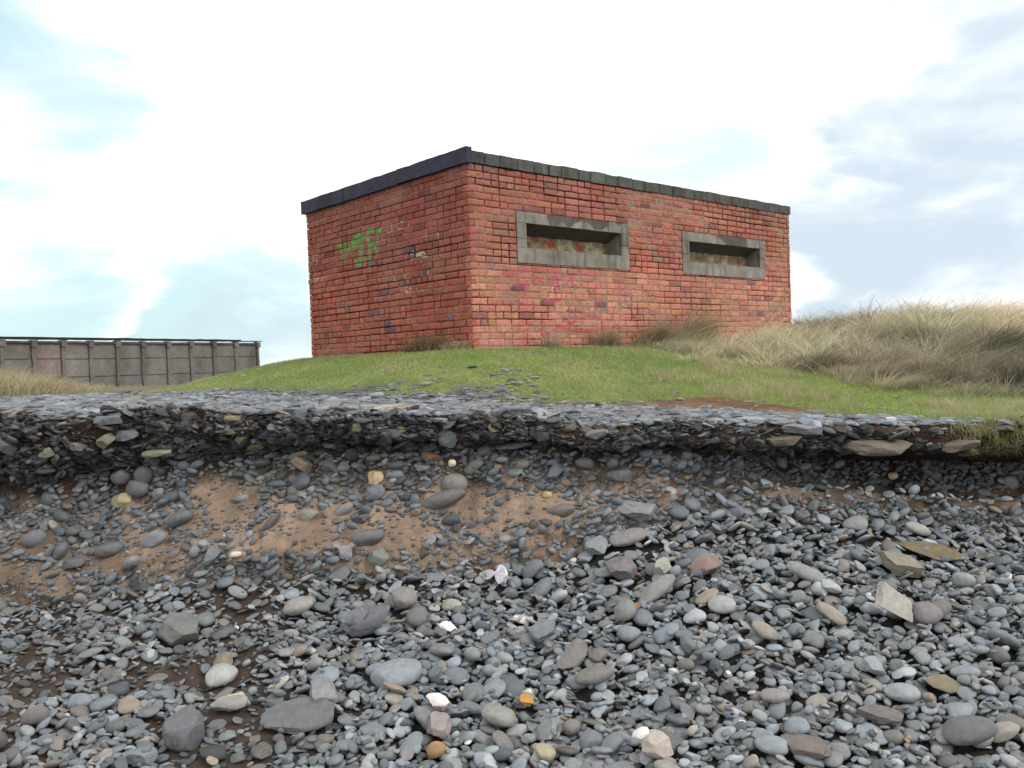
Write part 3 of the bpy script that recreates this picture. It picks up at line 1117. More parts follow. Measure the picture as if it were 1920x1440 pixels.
# slabs hanging out of the dark layer
SH_LM = [
    (1640, 836, 130, 24, 's', (.20, .165, .13), 0, 'stone_slab', 'wide brown slab jutting over the black undercut'),
    (1790, 833, 70, 16, 's', (.16, .135, .11), 12, 'stone_slab', 'smaller brown slab jutting from the bank beside the wide one'),
    (1462, 826, 66, 14, 's', (.20, .17, .11), 3, 'stone_slab', 'flat tan slab edge in the dark soil at the lip'),
    (1500, 803, 80, 16, 's', (.24, .245, .26), -4, 'stone_slab', 'pale flat slab lying on the lip above the tan slab edge'),
    (240, 815, 50, 20, 'a', (.21, .23, .235), 0, 'stone_block', 'pale squared slate block in the shard layer'),
    (202, 828, 34, 22, 'a', (.30, .27, .20), 35, 'stone', 'tan tilted stone beside the pale squared slate block'),
    (303, 846, 58, 12, 's', (.33, .31, .22), 4, 'stone_slab', 'thin cream slab in the shard layer below the pale squared block'),
    (566, 868, 44, 22, 's', (.40, .33, .23), -30, 'stone_slab', 'cream tilted slab hanging under the shard layer'),
    (565, 848, 30, 10, 's', (.32, .27, .20), 4, 'stone_shard', 'short cream shard above the cream tilted slab'),
    (835, 820, 42, 30, 'a', (.15, .165, .17), -20, 'stone_block', 'wedge-shaped slate block in the middle of the shard layer'),
    (965, 831, 74, 12, 's', (.12, .12, .115), 2, 'slate_slab', 'long dark slate slab in the middle of the shard layer'),
    (1168, 834, 22, 22, 'a', (.23, .24, .24), 30, 'stone', 'pale pointed slate chip under the lip'),
    (1115, 812, 40, 16, 'a', (.19, .19, .19), 10, 'stone', 'grey chunky slate under the lip beside the pale chip'),
    (210, 785, 60, 16, 's', (.22, .24, .26), 0, 'slate_slab', 'pale blue slate slab at the lip above the squared block'),
    (17, 835, 46, 24, 's', (.17, .185, .19), -36, 'slate_slab', 'grey slate slab slanting down at the outer end of the shard layer'),
    (95, 850, 30, 18, 'a', (.33, .32, .25), 20, 'stone', 'olive-cream stone low in the shard layer'),
    (668, 798, 18, 16, 'a', (.30, .28, .17), 0, 'pebble', 'small yellowish stone in the black slate layer'),
    (808, 855, 38, 12, 's', (.22, .13, .08), -14, 'stone_shard', 'rusty shard at the bottom of the black slate layer'),
]
sh_land = []
bpx, bpy_ = proj(BV[:, xcols].reshape(-1, 3))
bpx, bpy_ = bpx.reshape(NB, -1), bpy_.reshape(NB, -1)
for (px, py, wp, hp, kd, cl, ro, nm, lb) in SH_LM:
    k = np.argmin((bpx[:45] - px) ** 2 + (bpy_[:45] - py) ** 2)
    i, j = np.unravel_index(k, bpx[:45].shape)
    P = BV[i, xcols[j]].copy()
    a, ev = wp / 2 * P[1] / F, hp / 2 * P[1] / F
    b = a * (.55 if kd == 's' else .6)
    R = np.array(Matrix.Rotation(-math.radians(ro), 3, 'Y') @ Matrix.Rotation(.12, 3, 'X'))
    P[1] -= .04 + b * .25
    cl = np.array(cl) * .72
    sh_land.append(((kd, (len(sh_land) * 3 + 1) % NPRO, 3, np.array([a, b, ev]), R, P, np.array(cl)), nm, lb))


def kindword(it):
    k, s = it[0], it[3]
    if k == 's':
        return 'flat slate'
    if k == 'a':
        return 'angular stone'
    if s[1] > .88 * s[0] and s[2] > .6 * s[0]:
        return 'round pebble'
    if s[1] < .68 * s[0]:
        return 'long pebble'
    return 'oval pebble'


def single(it, nm, lb, cat, grp, mat=M_STONE):
    kind, pro, sub, size, R, P, col = it
    v = (PRO[(kind, pro, sub)] * size) @ R.T
    n_ = fbm(v[:, 0] * 40 + P[0] * 9, v[:, 1] * 40, v[:, 2] * 40, 3, 3)
    me = mesh(nm, v, tris=ICO[sub][1], col=col[None] * (.82 + .36 * n_)[:, None], smooth=(kind == 'p'))
    link(nm, me, mat, label=lb, cat=cat, group=grp, loc=tuple(P))


G1, G2, G3, G4 = 'loose stones on the shingle beach', 'stones held in the bank face', 'flat stones on the lip of the bank', 'slabs in the shard layer'
for l in land:
    single(l[3], l[4], l[5], l[4].split('_')[-1], G1)
for it, nm, lb in fland:
    single(it, nm, lb, nm, G2)
for it, nm, lb in top_land:
    single(it, nm, lb, nm.split('_')[-1], G3)
for it, nm, lb in sh_land:
    single(it, nm, lb, nm.split('_')[-1], G4, M_SLATE)
NLM = len(land) + len(fland) + len(top_land) + len(sh_land)

# the largest of the rest are things of their own, named after the landmark they lie by
cand = []
for i, b in enumerate(beach):
    if cnt[i] < 8:
        continue
    P = b[0][5]
    px, py = proj(P)
    if 0 < px < 1920 and 700 < py < 1438:
        cand.append((cnt[i] / P[1] ** 2, i, px, py, b))
for i, b in enumerate(face):
    P = b[0][5]
    px, py = proj(P)
    if 0 < px < 1920:
        s_ = b[0][3]
        cand.append((s_[0] * s_[2] * 3.1 / RES ** 2 / P[1] ** 2 * .9, 200000 + i, px, py, b))
cand.sort(key=lambda t: -t[0])
cand = cand[:max(0, 292 - NLM)]
marks = [(m_[0], m_[1], m_[-1]) for m_ in LM] + [(m_[0], m_[1], m_[-1]) for m_ in FACE_LM]
shortm = {}
picked_b, picked_f = set(), set()
labels = {}
for sc_, i, px, py, b in cand:
    it = b[0]
    d = [math.hypot((mx - px), (my - py) * 1.3) for mx, my, _ in marks]
    k = int(np.argmin(d))
    mx, my, ml = marks[k]
    ml = ml.split(' ')
    # short form of the landmark's own label: its leading descriptive words
    stopw = {'lying', 'leaning', 'touching', 'on', 'in', 'at', 'above', 'below', 'beside', 'under', 'just', 'directly', 'tilted', 'resting', 'standing', 'with', 'near', 'close', 'between', 'left', 'tucked', 'half', 'alone', 'sticking', 'set', 'nestled', 'right', 'jutting', 'slanting', 'pointing', 'sloping', 'perched', 'low', 'high', 'beneath'}
    w_ = []
    for t in ml:
        if t.strip(',') in stopw and w_:
            break
        w_.append(t.strip(','))
    ms = ' '.join(w_[:5])
    dx, dy = px - mx, py - my
    far = 'a little way' if d[k] > 60 else 'just'
    rel = ('%s below' % far if dy > 0 else '%s above' % far) if abs(dy) * 1.2 > abs(dx) else ('%s to the right of' % far if dx > 0 else '%s to the left of' % far)
    big = 'large ' if it[3][0] > .068 else ''
    lb = '%s%s %s %s the %s' % (big, b[1], kindword(it), rel, ms)
    if len(lb.split()) > 16:
        lb = lb.replace('a little way to the', 'to the').replace('to the right of', 'right of').replace('to the left of', 'left of')
    labels.setdefault(lb, []).append((d[k], i, it))
ORD = ['nearest', 'second nearest', 'third nearest', 'fourth nearest', 'fifth nearest', 'sixth nearest', 'seventh nearest', 'eighth nearest', 'ninth nearest']
for lb, lst in labels.items():
    lst.sort(key=lambda t: t[0])
    for q_, (dd_, i, it) in enumerate(lst):
        l2 = lb
        if len(lst) > 1:
            w2 = lb.split()
            w2 = w2[1:] if (w2[0] == 'large' and len(w2) > 13) else w2
            if len(w2) > 14:
                w2 = ' '.join(w2).replace('a little way to the left of', 'left of').replace('a little way to the right of', 'right of').replace('just to the', '').split()
            l2 = ORD[min(q_, 8)] + ' ' + ' '.join(w2)
        grp = G2 if i >= 200000 else G1
        nm = 'pebble' if it[0] == 'p' else ('slate' if it[0] == 's' else 'stone')
        it = (it[0], it[1], 2 if it[3][0] < .05 else 3, *it[3:])
        single(it, nm, l2, nm, grp)
        (picked_f.add(i - 200000) if i >= 200000 else picked_b.add(i))

build_stones('shingle', [b[0] for i, b in enumerate(beach) if cnt[i] >= 2 and i not in picked_b], M_STONE, 'grey rounded shingle covering the beach in front of the bank', 'shingle')
build_stones('bank_gravel', [b[0] for i, b in enumerate(face) if i not in picked_f], M_STONE, 'dark pebbles crowded in the sandy face of the bank', 'gravel')
build_stones('slate_rubble', [b[0] for b in shards], M_SLATE, 'dark slate shards packed in the layer under the lip of the bank', 'rubble')
build_stones('flat_gravel', [b[0] for b in topst], M_STONE, 'flat grey stones strewn between the lip of the bank and the turf', 'gravel')


# ---------------------------------------------------------------- grass
def blades(name, X, Y, Z, length, width, lean, bend, col, nseg, parent=None, tipmul=1.15, **kw):
    """curved blades; lean = (n,2) sideways drift of the tip, bend = droop"""
    n = len(X)
    th = rng.uniform(0, 2 * np.pi, n)
    side = np.stack([np.cos(th), np.sin(th), np.zeros(n)], 1)
    vs, cs = [], []
    for k in range(nseg + 1):
        t = k / nseg
        ctr = np.stack([X + lean[:, 0] * t ** 1.6 * length, Y + lean[:, 1] * t ** 1.6 * length, Z + length * (t - bend * t * t)], 1)
        wv = width * (1 - t) ** .7 * .5
        if k < nseg:
            vs.append(ctr - side * wv[:, None])
            vs.append(ctr + side * wv[:, None])
            cs += [col * (.8 + (tipmul - .8) * t)] * 2
        else:
            vs.append(ctr)
            cs.append(col * tipmul)
    m = 2 * nseg + 1
    Vv = np.stack(vs, 1).reshape(-1, 3)
    Cc = np.stack(cs, 1).reshape(-1, 3)
    base = (np.arange(n) * m)[:, None, None]
    q = np.array([[2 * k, 2 * k + 1, 2 * k + 3, 2 * k + 2] for k in range(nseg - 1)])
    tr = np.array([[2 * nseg - 2, 2 * nseg - 1, 2 * nseg]])
    quads = (base + q[None]).reshape(-1, 4) if nseg > 1 else None
    return link(name, mesh(name, Vv, tris=(base + tr[None]).reshape(-1, 3), quads=quads, col=np.clip(Cc, .005, 1), smooth=True), M_BLADE, parent, **kw)


def lerpc(a, b, t):
    return np.asarray(a)[None] * (1 - t[:, None]) + np.asarray(b)[None] * t[:, None]


# turf
n = 420000
X = rng.uniform(-5.2, 7.5, n)
Y = rng.uniform(5.3, 13, n)
keep = (rng.random(n) < turf(X, Y) * (1 - soilpatch(X, Y))) & (boxdist(X, Y) > .03) & (np.abs(X) < .68 * Y + .5) & (dune_mask(X, Y) < 1.2) & (rng.random(n) < np.interp(Y, [5.5, 13], [1, .6]))
X, Y = X[keep], Y[keep]
Z = zplat(X, Y) - .004
n = len(X)
dry = np.clip((fbm(X * 1.7, Y * 2.2, 0, 141, 4) - .42) * 2.4 + .12 * sms((X - .9) / 1.5) + .2 * (rng.random(n) - .5), 0, 1)
col = lerpc((.27, .355, .115), (.50, .45, .26), dry) * rng.uniform(.65, 1.3, n)[:, None]
ln = rng.uniform(.018, .045, n) * (1 + .8 * dry * rng.random(n))
lean = rng.normal(0, .45, (n, 2))
lump = sms((fbm(X * 3.2, Y * 2.6, 0, 144, 3) - .56) * 9) * sms((X - .8) / 1.2)
ln = ln * (1 + 1.6 * lump)
col = col * (1 - lump[:, None] * .6) + np.array((.50, .42, .27)) * lump[:, None] * .6
bend = np.full(n, .2)
n2 = 3000
jj = np.searchsorted(XS, 3.02 + .13 * rng.normal(0, 1, n2))
PP = BV[np.clip((rng.random(n2) ** 2 * 16).astype(int), 0, 15), jj] + rng.normal(0, .012, (n2, 3))
g2 = rng.random(n2)
X, Y, Z = np.concatenate([X, PP[:, 0]]), np.concatenate([Y, PP[:, 1]]), np.concatenate([Z, PP[:, 2]])
ln = np.concatenate([ln, rng.uniform(.03, .09, n2)])
lean = np.concatenate([lean, np.stack([rng.normal(0, .35, n2), -.5 - .3 * rng.random(n2)], 1)])
bend = np.concatenate([bend, rng.uniform(.9, 1.7, n2)])
col = np.concatenate([col, lerpc((.20, .24, .08), (.40, .33, .15), g2)])
n = len(X)
blades('turf_grass', X, Y, Z, ln, np.full(n, .0045), lean, bend, col, 2, label='short green grass on the mound in front of the brick pillbox', cat='grass', kind='stuff')

# marram on the dune
nc = 3400
CX = rng.uniform(1.0, 11.5, nc)
CY = rng.uniform(5.8, 17.5, nc)
dmk = dune_mask(CX, CY)
ok = (dmk + .5 * (rng.random(nc) - .5) > 0.1) & (boxdist(CX, CY) > .06) & (CX < .66 * CY + 1.2)
nearw = (boxdist(CX, CY) < .35 + .30 * np.clip(CX - 1, 0, 3)) & (boxdist(CX, CY) > .05) & (CX > 2.0) & (CY < 13.5)
ok = ok | nearw
CX, CY = CX[ok], CY[ok]
hol = fbm(CX * .9 + .2 * CY, CY * .8, 0, 151, 3)
ok = rng.random(len(CX)) < np.clip((hol - .34) * 8, .35, 1)
CX, CY = CX[ok], CY[ok]
nt_ = len(CX)
per = 62
dirx = np.repeat(.28 + 1.8 * (fbm(CX * .7, CY * .7, 0, 155, 2) - .5) + .35 * rng.normal(0, 1, nt_), per)
diry = np.repeat(-.35 + 1.6 * (fbm(CX * .7, CY * .7, 0, 156, 2) - .5) + .3 * rng.normal(0, 1, nt_), per)
tl = np.repeat(rng.uniform(.45, 1.25, nt_) * np.where(rng.random(nt_) < .06, 1.5, 1), per)
n = nt_ * per
ox, oy = rng.normal(0, .07, n), rng.normal(0, .07, n)
X = np.repeat(CX, per) + ox
Y = np.repeat(CY, per) + oy
dirx = dirx + ox * 8
diry = diry + oy * 8
tone = np.repeat(rng.uniform(.68, 1.2, nt_), per)
k = boxdist(X, Y) > .04
tone = tone[k]
X, Y, dirx, diry, tl = X[k], Y[k], dirx[k], diry[k], tl[k]
n = len(X)
Z = zplat(X, Y) - .02
dmx = dune_mask(X, Y)
edge = np.clip(.45 + dmx * .35, .4, 1)
ln = rng.uniform(.26, .50, n) * tl * edge * np.where(X > 3.2, 1, .8)
lean = np.stack([dirx + rng.normal(0, .28, n), diry + rng.normal(0, .28, n)], 1)
gr = np.clip(fbm(X * .8, Y * .8, 0, 161, 3) * 1.6 - .5 + rng.normal(0, .2, n), 0, 1)
col = lerpc((.72, .62, .46), (.47, .49, .32), gr) * (rng.uniform(.7, 1.25, n) * tone)[:, None]
scrub = (sms((X - 5.6) / 1.2) * sms((Y - 11.0) / 1.5) * sms((fbm(X * 1.5, Y * .8, 0, 165, 2) - .25) * 6))[:, None]
col = col * (1 - scrub) + np.array((.15, .14, .085)) * rng.uniform(.6, 1.4, n)[:, None] * scrub
dkm = fbm(X * 1.0 + .3 * Y, Y * 1.2, 0, 163, 3)
col *= np.clip(.5 + (dkm - .32) * 2.6, .28, 1.2)[:, None]
blades('marram_grass', X, Y, Z, ln, rng.uniform(.005, .010, n), lean, rng.uniform(.15, .6, n), col, 4, label='long straw-coloured marram grass covering the dune beside the pillbox', cat='marram grass', kind='stuff')

# dry grass at the far left, in front of the concrete wall
nc = 900
CX = rng.uniform(-13, -4.7, nc)
CY = rng.uniform(11, 19, nc)
pxx, pyy = proj(np.stack([CX, CY, np.full(nc, 1.5)], 1))
ok = (pxx < 330) & (rng.random(nc) < np.interp(pxx, [-300, 60, 150, 260], [1, .9, .3, .0]))
CX, CY, pxx = CX[ok], CY[ok], pxx[ok]
per = 55
n = len(CX) * per
X = np.repeat(CX, per) + rng.normal(0, .15, n)
Y = np.repeat(CY, per) + rng.normal(0, .15, n)
hs = np.repeat(np.interp(pxx, [-200, 30, 100, 200, 330], [.85, .62, .34, .12, .05]) * rng.uniform(.6, 1.1, len(CX)), per)
lean = np.stack([.4 + rng.normal(0, .45, n), rng.normal(0, .4, n)], 1)
gr = np.clip(rng.normal(.25, .25, n), 0, 1)
col = lerpc((.50, .42, .27), (.34, .34, .18), gr) * rng.uniform(.6, 1.3, n)[:, None]
blades('dry_grass', X, Y, zplat(X, Y) - .01, hs * rng.uniform(.6, 1.1, n), np.full(n, .009), lean, rng.uniform(.2, .6, n), col, 3, label='straw-coloured dry grass in front of the concrete wall', cat='dry grass', kind='stuff')


# separate tufts against the pillbox
def tuft(px, base_s, wall, lb, w_, h_, ncol, nb=500, lx=0.3, gc=(.25, .18, .10), gc2=(.36, .29, .17)):
    if wall == 'r':
        P = PC + PU * base_s - PW * .16
    else:
        P = PC + PW * base_s - PU * .16
    n = nb
    d = PU if wall == 'r' else PW
    s = rng.normal(0, w_ * .4, n)
    o_ = np.abs(rng.normal(0, .09, n)) - .08
    nn = -PW if wall == 'r' else -PU
    X = d[0] * s + nn[0] * o_
    Y = d[1] * s + nn[1] * o_
    Z = zplat(X + P[0], Y + P[1]) - P[2] - .01
    env = np.exp(-(s / w_) ** 2 * 2)
    ln = 1.45 * h_ * env * rng.uniform(.5, 1.15, n)
    lean = np.stack([lx + rng.normal(0, .5, n), -.2 + rng.normal(0, .4, n)], 1)
    col = lerpc(gc, gc2, rng.random(n)) * rng.uniform(.6, 1.3, n)[:, None]
    me_o = blades('grass_tuft', X, Y, Z, ln, np.full(n, .007), lean, rng.uniform(.1, .6, n), col, 4, label=lb, cat='grass tuft', group='grass tufts against the pillbox', loc=tuple(P))
    return me_o


tuft(0, .62, 'l', 'dark brown tangled tuft against the graffitied wall close to the corner', .62, .19, 0, 2600, 0.15, (.17, .12, .075), (.36, .28, .17))
tuft(0, 0.12, 'l', 'low pale straw heap wrapped round the foot of the pillbox corner', .36, .13, 0, 900, 0.1, (.30, .24, .15), (.48, .40, .26))
tuft(0, 1.0, 'r', 'thin pale tuft of bent stems under the first window', .22, .22, 0, 160, 0.1, (.36, .30, .2), (.45, .38, .26))
tuft(0, 1.9, 'r', 'straw tuft leaning at the wall under the end of the first window', .34, .27, 0, 650, 0.3, (.34, .27, .16), (.5, .42, .28))
tuft(0, 2.75, 'r', 'wide straw tuft at the wall between the two windows', .42, .36, 0, 1100, 0.5, (.34, .27, .16), (.52, .44, .3))
tuft(0, 3.55, 'r', 'tall windswept tuft below the near edge of the second window', .45, .48, 0, 1500, .6, (.34, .27, .16), (.52, .44, .3))


# ---------------------------------------------------------------- pillbox
def inpoly(x, y, poly):
    r = np.zeros(x.shape, bool)
    m_ = len(poly)
    for i in range(m_):
        x1, y1 = poly[i]
        x2, y2 = poly[(i + 1) % m_]
        cnd = ((y1 > y) != (y2 > y)) & (x < (x2 - x1) * (y - y1) / (y2 - y1 + 1e-12) + x1)
        r ^= cnd
    return r


def wallpt(px, py, side):
    d = ray(px, py)
    n_ = PW if side == 'r' else PU
    t = ((PC - EYE) @ n_) / (d @ n_)
    q = EYE + d * t - PC
    return (q @ (PU if side == 'r' else PW), q[2])


def strokes(lst, side, ox, oy, k):
    return [([wallpt(ox + x / k, oy + y / k, side) for x, y in pts_], w_, st) for pts_, w_, st in lst]


def strokemask(s, z, sts):
    m_ = np.zeros(s.shape)
    for P_, w_, st in sts:
        for (a, b), (c_, d) in zip(P_[:-1], P_[1:]):
            L2 = (c_ - a) ** 2 + (d - b) ** 2 + 1e-9
            t = np.clip(((s - a) * (c_ - a) + (z - b) * (d - b)) / L2, 0, 1)
            ds = np.hypot(s - a - t * (c_ - a), z - b - t * (d - b))
            m_ = np.maximum(m_, st * np.clip(1.5 - ds / w_, 0, 1))
    return np.clip(m_, 0, 1)


GREEN = strokes([([(200, 560), (250, 480), (265, 650), (300, 780)], .022, .8), ([(280, 500), (370, 480)], .02, .5), ([(280, 590), (440, 540), (540, 540)], .022, .8),
                 ([(440, 470), (560, 340), (590, 400), (480, 420), (460, 500), (540, 510), (590, 470), (590, 590), (580, 720), (560, 780), (520, 830)], .028, 1),
                 ([(500, 800), (560, 820)], .035, 1), ([(560, 790), (720, 740)], .02, .8), ([(680, 300), (720, 560), (735, 780)], .026, 1), ([(700, 300), (780, 270), (890, 290)], .030, 1),
                 ([(610, 430), (640, 390), (690, 440)], .016, .6), ([(850, 350), (850, 480), (750, 500), (830, 560), (840, 650)], .022, .8), ([(290, 610), (430, 600)], .022, .6), ([(435, 560), (440, 700)], .018, .6),
                 ([(735, 780), (740, 930)], .012, .4), ([(300, 780), (315, 860)], .012, .3)], 'l', 610, 400, 8.727)
RED = strokes([([(250, 120), (270, 500), (300, 900), (290, 1050)], 0.086, 0.38), ([(90, 150), (250, 110), (430, 120)], 0.057, 0.44), ([(380, 240), (440, 205), (500, 250)], 0.018, 0.88),
               ([(560, 110), (590, 340)], 0.016, 0.81), ([(650, 130), (690, 330)], 0.020, 1.00), ([(650, 130), (560, 420)], 0.014, 0.75), ([(830, 160), (860, 300)], 0.020, 0.94), ([(900, 110), (880, 200)], 0.014, 0.62),
               ([(600, 100), (700, 180), (860, 170), (910, 120)], 0.057, 0.50), ([(540, 490), (700, 470)], 0.025, 1.00), ([(540, 540), (660, 420), (640, 330)], 0.016, 0.75), ([(700, 560), (790, 400)], 0.012, 0.62),
               ([(850, 380), (850, 500)], 0.012, 0.75), ([(790, 590), (930, 600), (1030, 650), (1180, 680)], 0.016, 1.00), ([(760, 690), (830, 750), (900, 700)], 0.022, 1.00), ([(670, 780), (900, 830), (1200, 825), (1420, 790)], 0.025, 1.00),
               ([(1500, 470), (1580, 650), (1650, 840)], 0.016, 0.94), ([(1420, 700), (1400, 800), (1430, 900)], 0.014, 0.88), ([(1130, 130), (1140, 560)], 0.013, 0.75), ([(1210, 390), (1190, 680)], 0.013, 0.75),
               ([(500, 800), (480, 870), (540, 900), (560, 860)], 0.019, 1.00), ([(515, 900), (520, 1000)], 0.013, 1.00), ([(1340, 630), (1310, 720)], 0.020, 0.75), ([(1200, 740), (1280, 700), (1260, 660)], 0.014, 0.75),
               ([(200, 280), (300, 300)], 0.046, 0.56), ([(240, 540), (370, 540)], 0.057, 0.56), ([(230, 720), (370, 710)], 0.052, 0.44), ([(1400, 240), (1500, 400)], 0.069, 0.34), ([(1550, 700), (1640, 620)], 0.022, 0.50), ([(1430, 840), (1640, 850)], 0.046, 0.34)], 'r', 940, 490, 6.4)
WIN = [(0.672, 2.56), (3.655, 5.64)]
WZ0, WZ1 = 0.955, 1.525
HOLES = [(a + .012, b - .012, WZ0 + .012, WZ1 - .012) for a, b in WIN]

PATCH1 = [wallpt(940 + x / 7.385, 380 + y / 7.385, 'r') for x, y in [(620, 160), (625, 220), (660, 300), (760, 322), (830, 268), (865, 300), (890, 345), (960, 340), (1020, 285), (1110, 255), (1200, 285), (1240, 330), (1285, 385), (1380, 390), (1400, 360), (1480, 325), (1490, 240), (1000, 150)]]
PATCH1B = [wallpt(940 + x / 7.385, 380 + y / 7.385, 'r') for x, y in [(1560, 250), (1575, 300), (1610, 325), (1650, 310), (1660, 265)]]
PATCH2 = [wallpt(1240 + x / 8, 400 + y / 8, 'r') for x, y in [(640, 290), (820, 345), (900, 400), (970, 480), (1270, 520), (1270, 375), (900, 320)]]
PLASTER = [wallpt(610 + x / 8.727, 400 + y / 8.727, 'l') for x, y in [(1380, 690), (1430, 610), (1560, 625), (1600, 610), (1655, 680), (1660, 735), (1590, 740), (1520, 700), (1400, 765)]]


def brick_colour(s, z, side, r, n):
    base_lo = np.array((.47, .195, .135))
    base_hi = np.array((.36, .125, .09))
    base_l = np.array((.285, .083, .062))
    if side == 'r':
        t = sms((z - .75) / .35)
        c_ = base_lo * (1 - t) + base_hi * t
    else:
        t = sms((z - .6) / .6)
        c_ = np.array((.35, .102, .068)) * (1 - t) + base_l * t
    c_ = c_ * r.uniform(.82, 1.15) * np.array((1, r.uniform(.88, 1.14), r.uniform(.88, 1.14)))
    q = r.random()
    if q < (.022 if side == 'l' else .018) and z < 1.2:
        c_ = np.array((.15, .085, .10)) * r.uniform(.8, 1.3)
    elif q < .065:
        c_ = c_ * np.array((.65, .72, .85))
    elif q < .078 and side != 'l':
        c_ = c_ * .45 + np.array((.22, .2, .16)) * .5
    return c_


def brick_wall(name, O, T, Nn, Lw, side, holes=(), fine=True, parent=None, label=None):
    """courses of separate weathered bricks over a recessed bed of mortar, one mesh"""
    r = np.random.default_rng({'r': 5, 'l': 6, 'b': 7, 'e': 8}[side])
    V_, Q_, C_ = [], [], []
    off = 0
    ch = 0.075
    nco = 30
    for kc in range(nco):
        z1 = HB - kc * ch - .002
        z0 = z1 - .066
        if kc == 0 and side == 'l':
            pass
        s = -r.uniform(0, .2)
        s = 0.0
        first = True
        ero = r.random()
        gap = .006 if (ero < (.30 if side == 'l' else .22)) else 0.0
        if side == 'r' and z0 > .93:
            gap += .0025
        while s < Lw - .02:
            if first:
                ln_ = .215 if kc % 2 else .1025
                first = False
            else:
                ln_ = .215 if r.random() < .58 else .1025
            e = min(s + ln_, Lw)
            if Lw - e < .06:
                e = Lw
            pieces = [(s, e, z0, z1)]
            for (a, b, c0, c1) in holes:
                nxt = []
                for (p0, p1, q0, q1) in pieces:
                    if p1 <= a or p0 >= b or q1 <= c0 or q0 >= c1:
                        nxt.append((p0, p1, q0, q1))
                        continue
                    if p0 < a - .03:
                        nxt.append((p0, a - .008, q0, q1))
                    if p1 > b + .03:
                        nxt.append((b + .008, p1, q0, q1))
                    m0, m1 = max(p0, a), min(p1, b)
                    if q0 < c0 - .02 and m1 - m0 > .03:
                        nxt.append((m0, m1, q0, c0 - .006))
                    if q1 > c1 + .02 and m1 - m0 > .03:
                        nxt.append((m0, m1, c1 + .006, q1))
                pieces = nxt
            bc = brick_colour((s + e) / 2, z0, side, r, 0)
            pr = float(np.clip(r.normal(0, .003), -.004, .008))
            if r.random() < .03:
                pr -= .004
            tl_ = r.normal(0, .012)
            for (p0, p1, q0, q1) in pieces:
                g = r.uniform(.0, .003) + gap * .35
                q0 = q0 + gap
                wob = .016 * (vn(np.array([p0 * 1.3]), np.array([kc * .35]), 0, 88)[0] - .5) if not (holes and .85 < q0 < 1.6) else 0
                q0, q1 = q0 + wob, q1 + wob
                j0, j1 = p0 + g, p1 - g
                if side == 'l' and p1 > Lw - .01:
                    j1 = p1 + r.normal(-.004, .014)
                if side == 'r' and p1 > Lw - .01:
                    j1 = p1 + r.normal(0, .006)
                cell = .0125 if fine else .07
                nu, nz = max(2, int((j1 - j0) / cell)), max(2, int((q1 - q0) / (.011 if fine else .03)))
                us = np.concatenate([[j0], np.linspace(j0, j1, nu + 1), [j1]])
                zs = np.concatenate([[q0], np.linspace(q0, q1, nz + 1), [q1]])
                S, Zz = np.meshgrid(us, zs)
                rim = np.zeros(S.shape, bool)
                rim[0] = rim[-1] = True
                rim[:, 0] = rim[:, -1] = True
                dist = np.minimum(np.minimum(S - j0, j1 - S), np.minimum(Zz - q0, q1 - Zz))
                D = pr - .005 * np.clip(1 - dist / .007, 0, 1) ** 2 + tl_ * (S - (j0 + j1) / 2)
                if fine:
                    D = D + .0045 * (fbm(S * 38, Zz * 38, 0, 31 + len(side), 3) - .5) - .014 * np.clip(fbm(S * 14, Zz * 20, 5, 37, 2) - .66, 0, 1) / .34
                    S = S + .005 * (fbm(S * 30, Zz * 30, 2, 33, 2) - .5)
                    Zz = Zz + .006 * (fbm(S * 22, Zz * 22, 7, 35, 2) - .5)
                D = np.where(rim, -.075, D)
                P_ = O[None, None] + T * S[..., None] + Nn * D[..., None]
                P_[..., 2] += Zz
                cc = np.tile(bc, S.shape + (1,)).astype(float)
                if fine:
                    cc *= (.8 + .4 * fbm(S * 26, Zz * 26, 0, 43, 3))[..., None]
                    cc *= (.72 + .56 * fbm(S * 1.4 + 9, Zz * 1.1, 0, 44, 3) - .22 * np.clip((Zz - 1.72) / .25, 0, 1) * fbm(S * 7, Zz * .8, 0, 46, 2))[..., None]
                    bl = np.clip(fbm(S * 3.1, Zz * 3.1, 0, 50, 4) - .38, 0, 1)[..., None] * .55
                    cc = cc * (1 - bl) + np.array((.40, .27, .21)) * bl
                    if side == 'r':
                        pm = strokemask(S, Zz, RED) * np.clip(.55 + 1.0 * fbm(S * 20, Zz * 20, 0, 45, 3), 0, 1)
                        cc = cc * (1 - pm[..., None] * .85) + np.array((.42, .075, .11)) * pm[..., None] * .85
                        lic = np.clip(fbm(S * 5, Zz * 5, 0, 47, 3) - .60, 0, 1) * 3 * (Zz > 1.2)
                        cc = cc * (1 - lic[..., None] * .5) + np.array((.32, .26, .2)) * lic[..., None] * .5
                        mo = np.clip((S - 5.7) / .5, 0, 1) * np.clip(fbm(S * 7, Zz * 9, 0, 49, 3) * 2 - .75, 0, 1)
                        cc = cc * (1 - mo[..., None] * .7) + np.array((.20, .16, .05)) * mo[..., None] * .7
                    elif side == 'l':
                        pm = strokemask(S, Zz, GREEN) * np.clip(.15 + 1.3 * fbm(S * 25, Zz * 25, 0, 45, 3), 0, 1)
                        gcol = np.array((.10, .36, .09)) + (fbm(S * 9, Zz * 9, 0, 48, 2)[..., None] - .5) * np.array((.25, .05, .02))
                        cc = cc * (1 - pm[..., None]) + gcol * pm[..., None]
                        ip = inpoly(S, Zz, PLASTER)
                        pf = (.75 * ip * (fbm(S * 12, Zz * 12, 0, 52, 2) > .42))[..., None]
                        cc = cc * (1 - pf) + np.array((.48, .43, .38)) * pf
                nr_, nc_ = S.shape
                V_.append(P_.reshape(-1, 3))
                C_.append(cc.reshape(-1, 3))
                Q_.append(gridquads(nr_, nc_) + off)
                off += nr_ * nc_
            s = e + .010
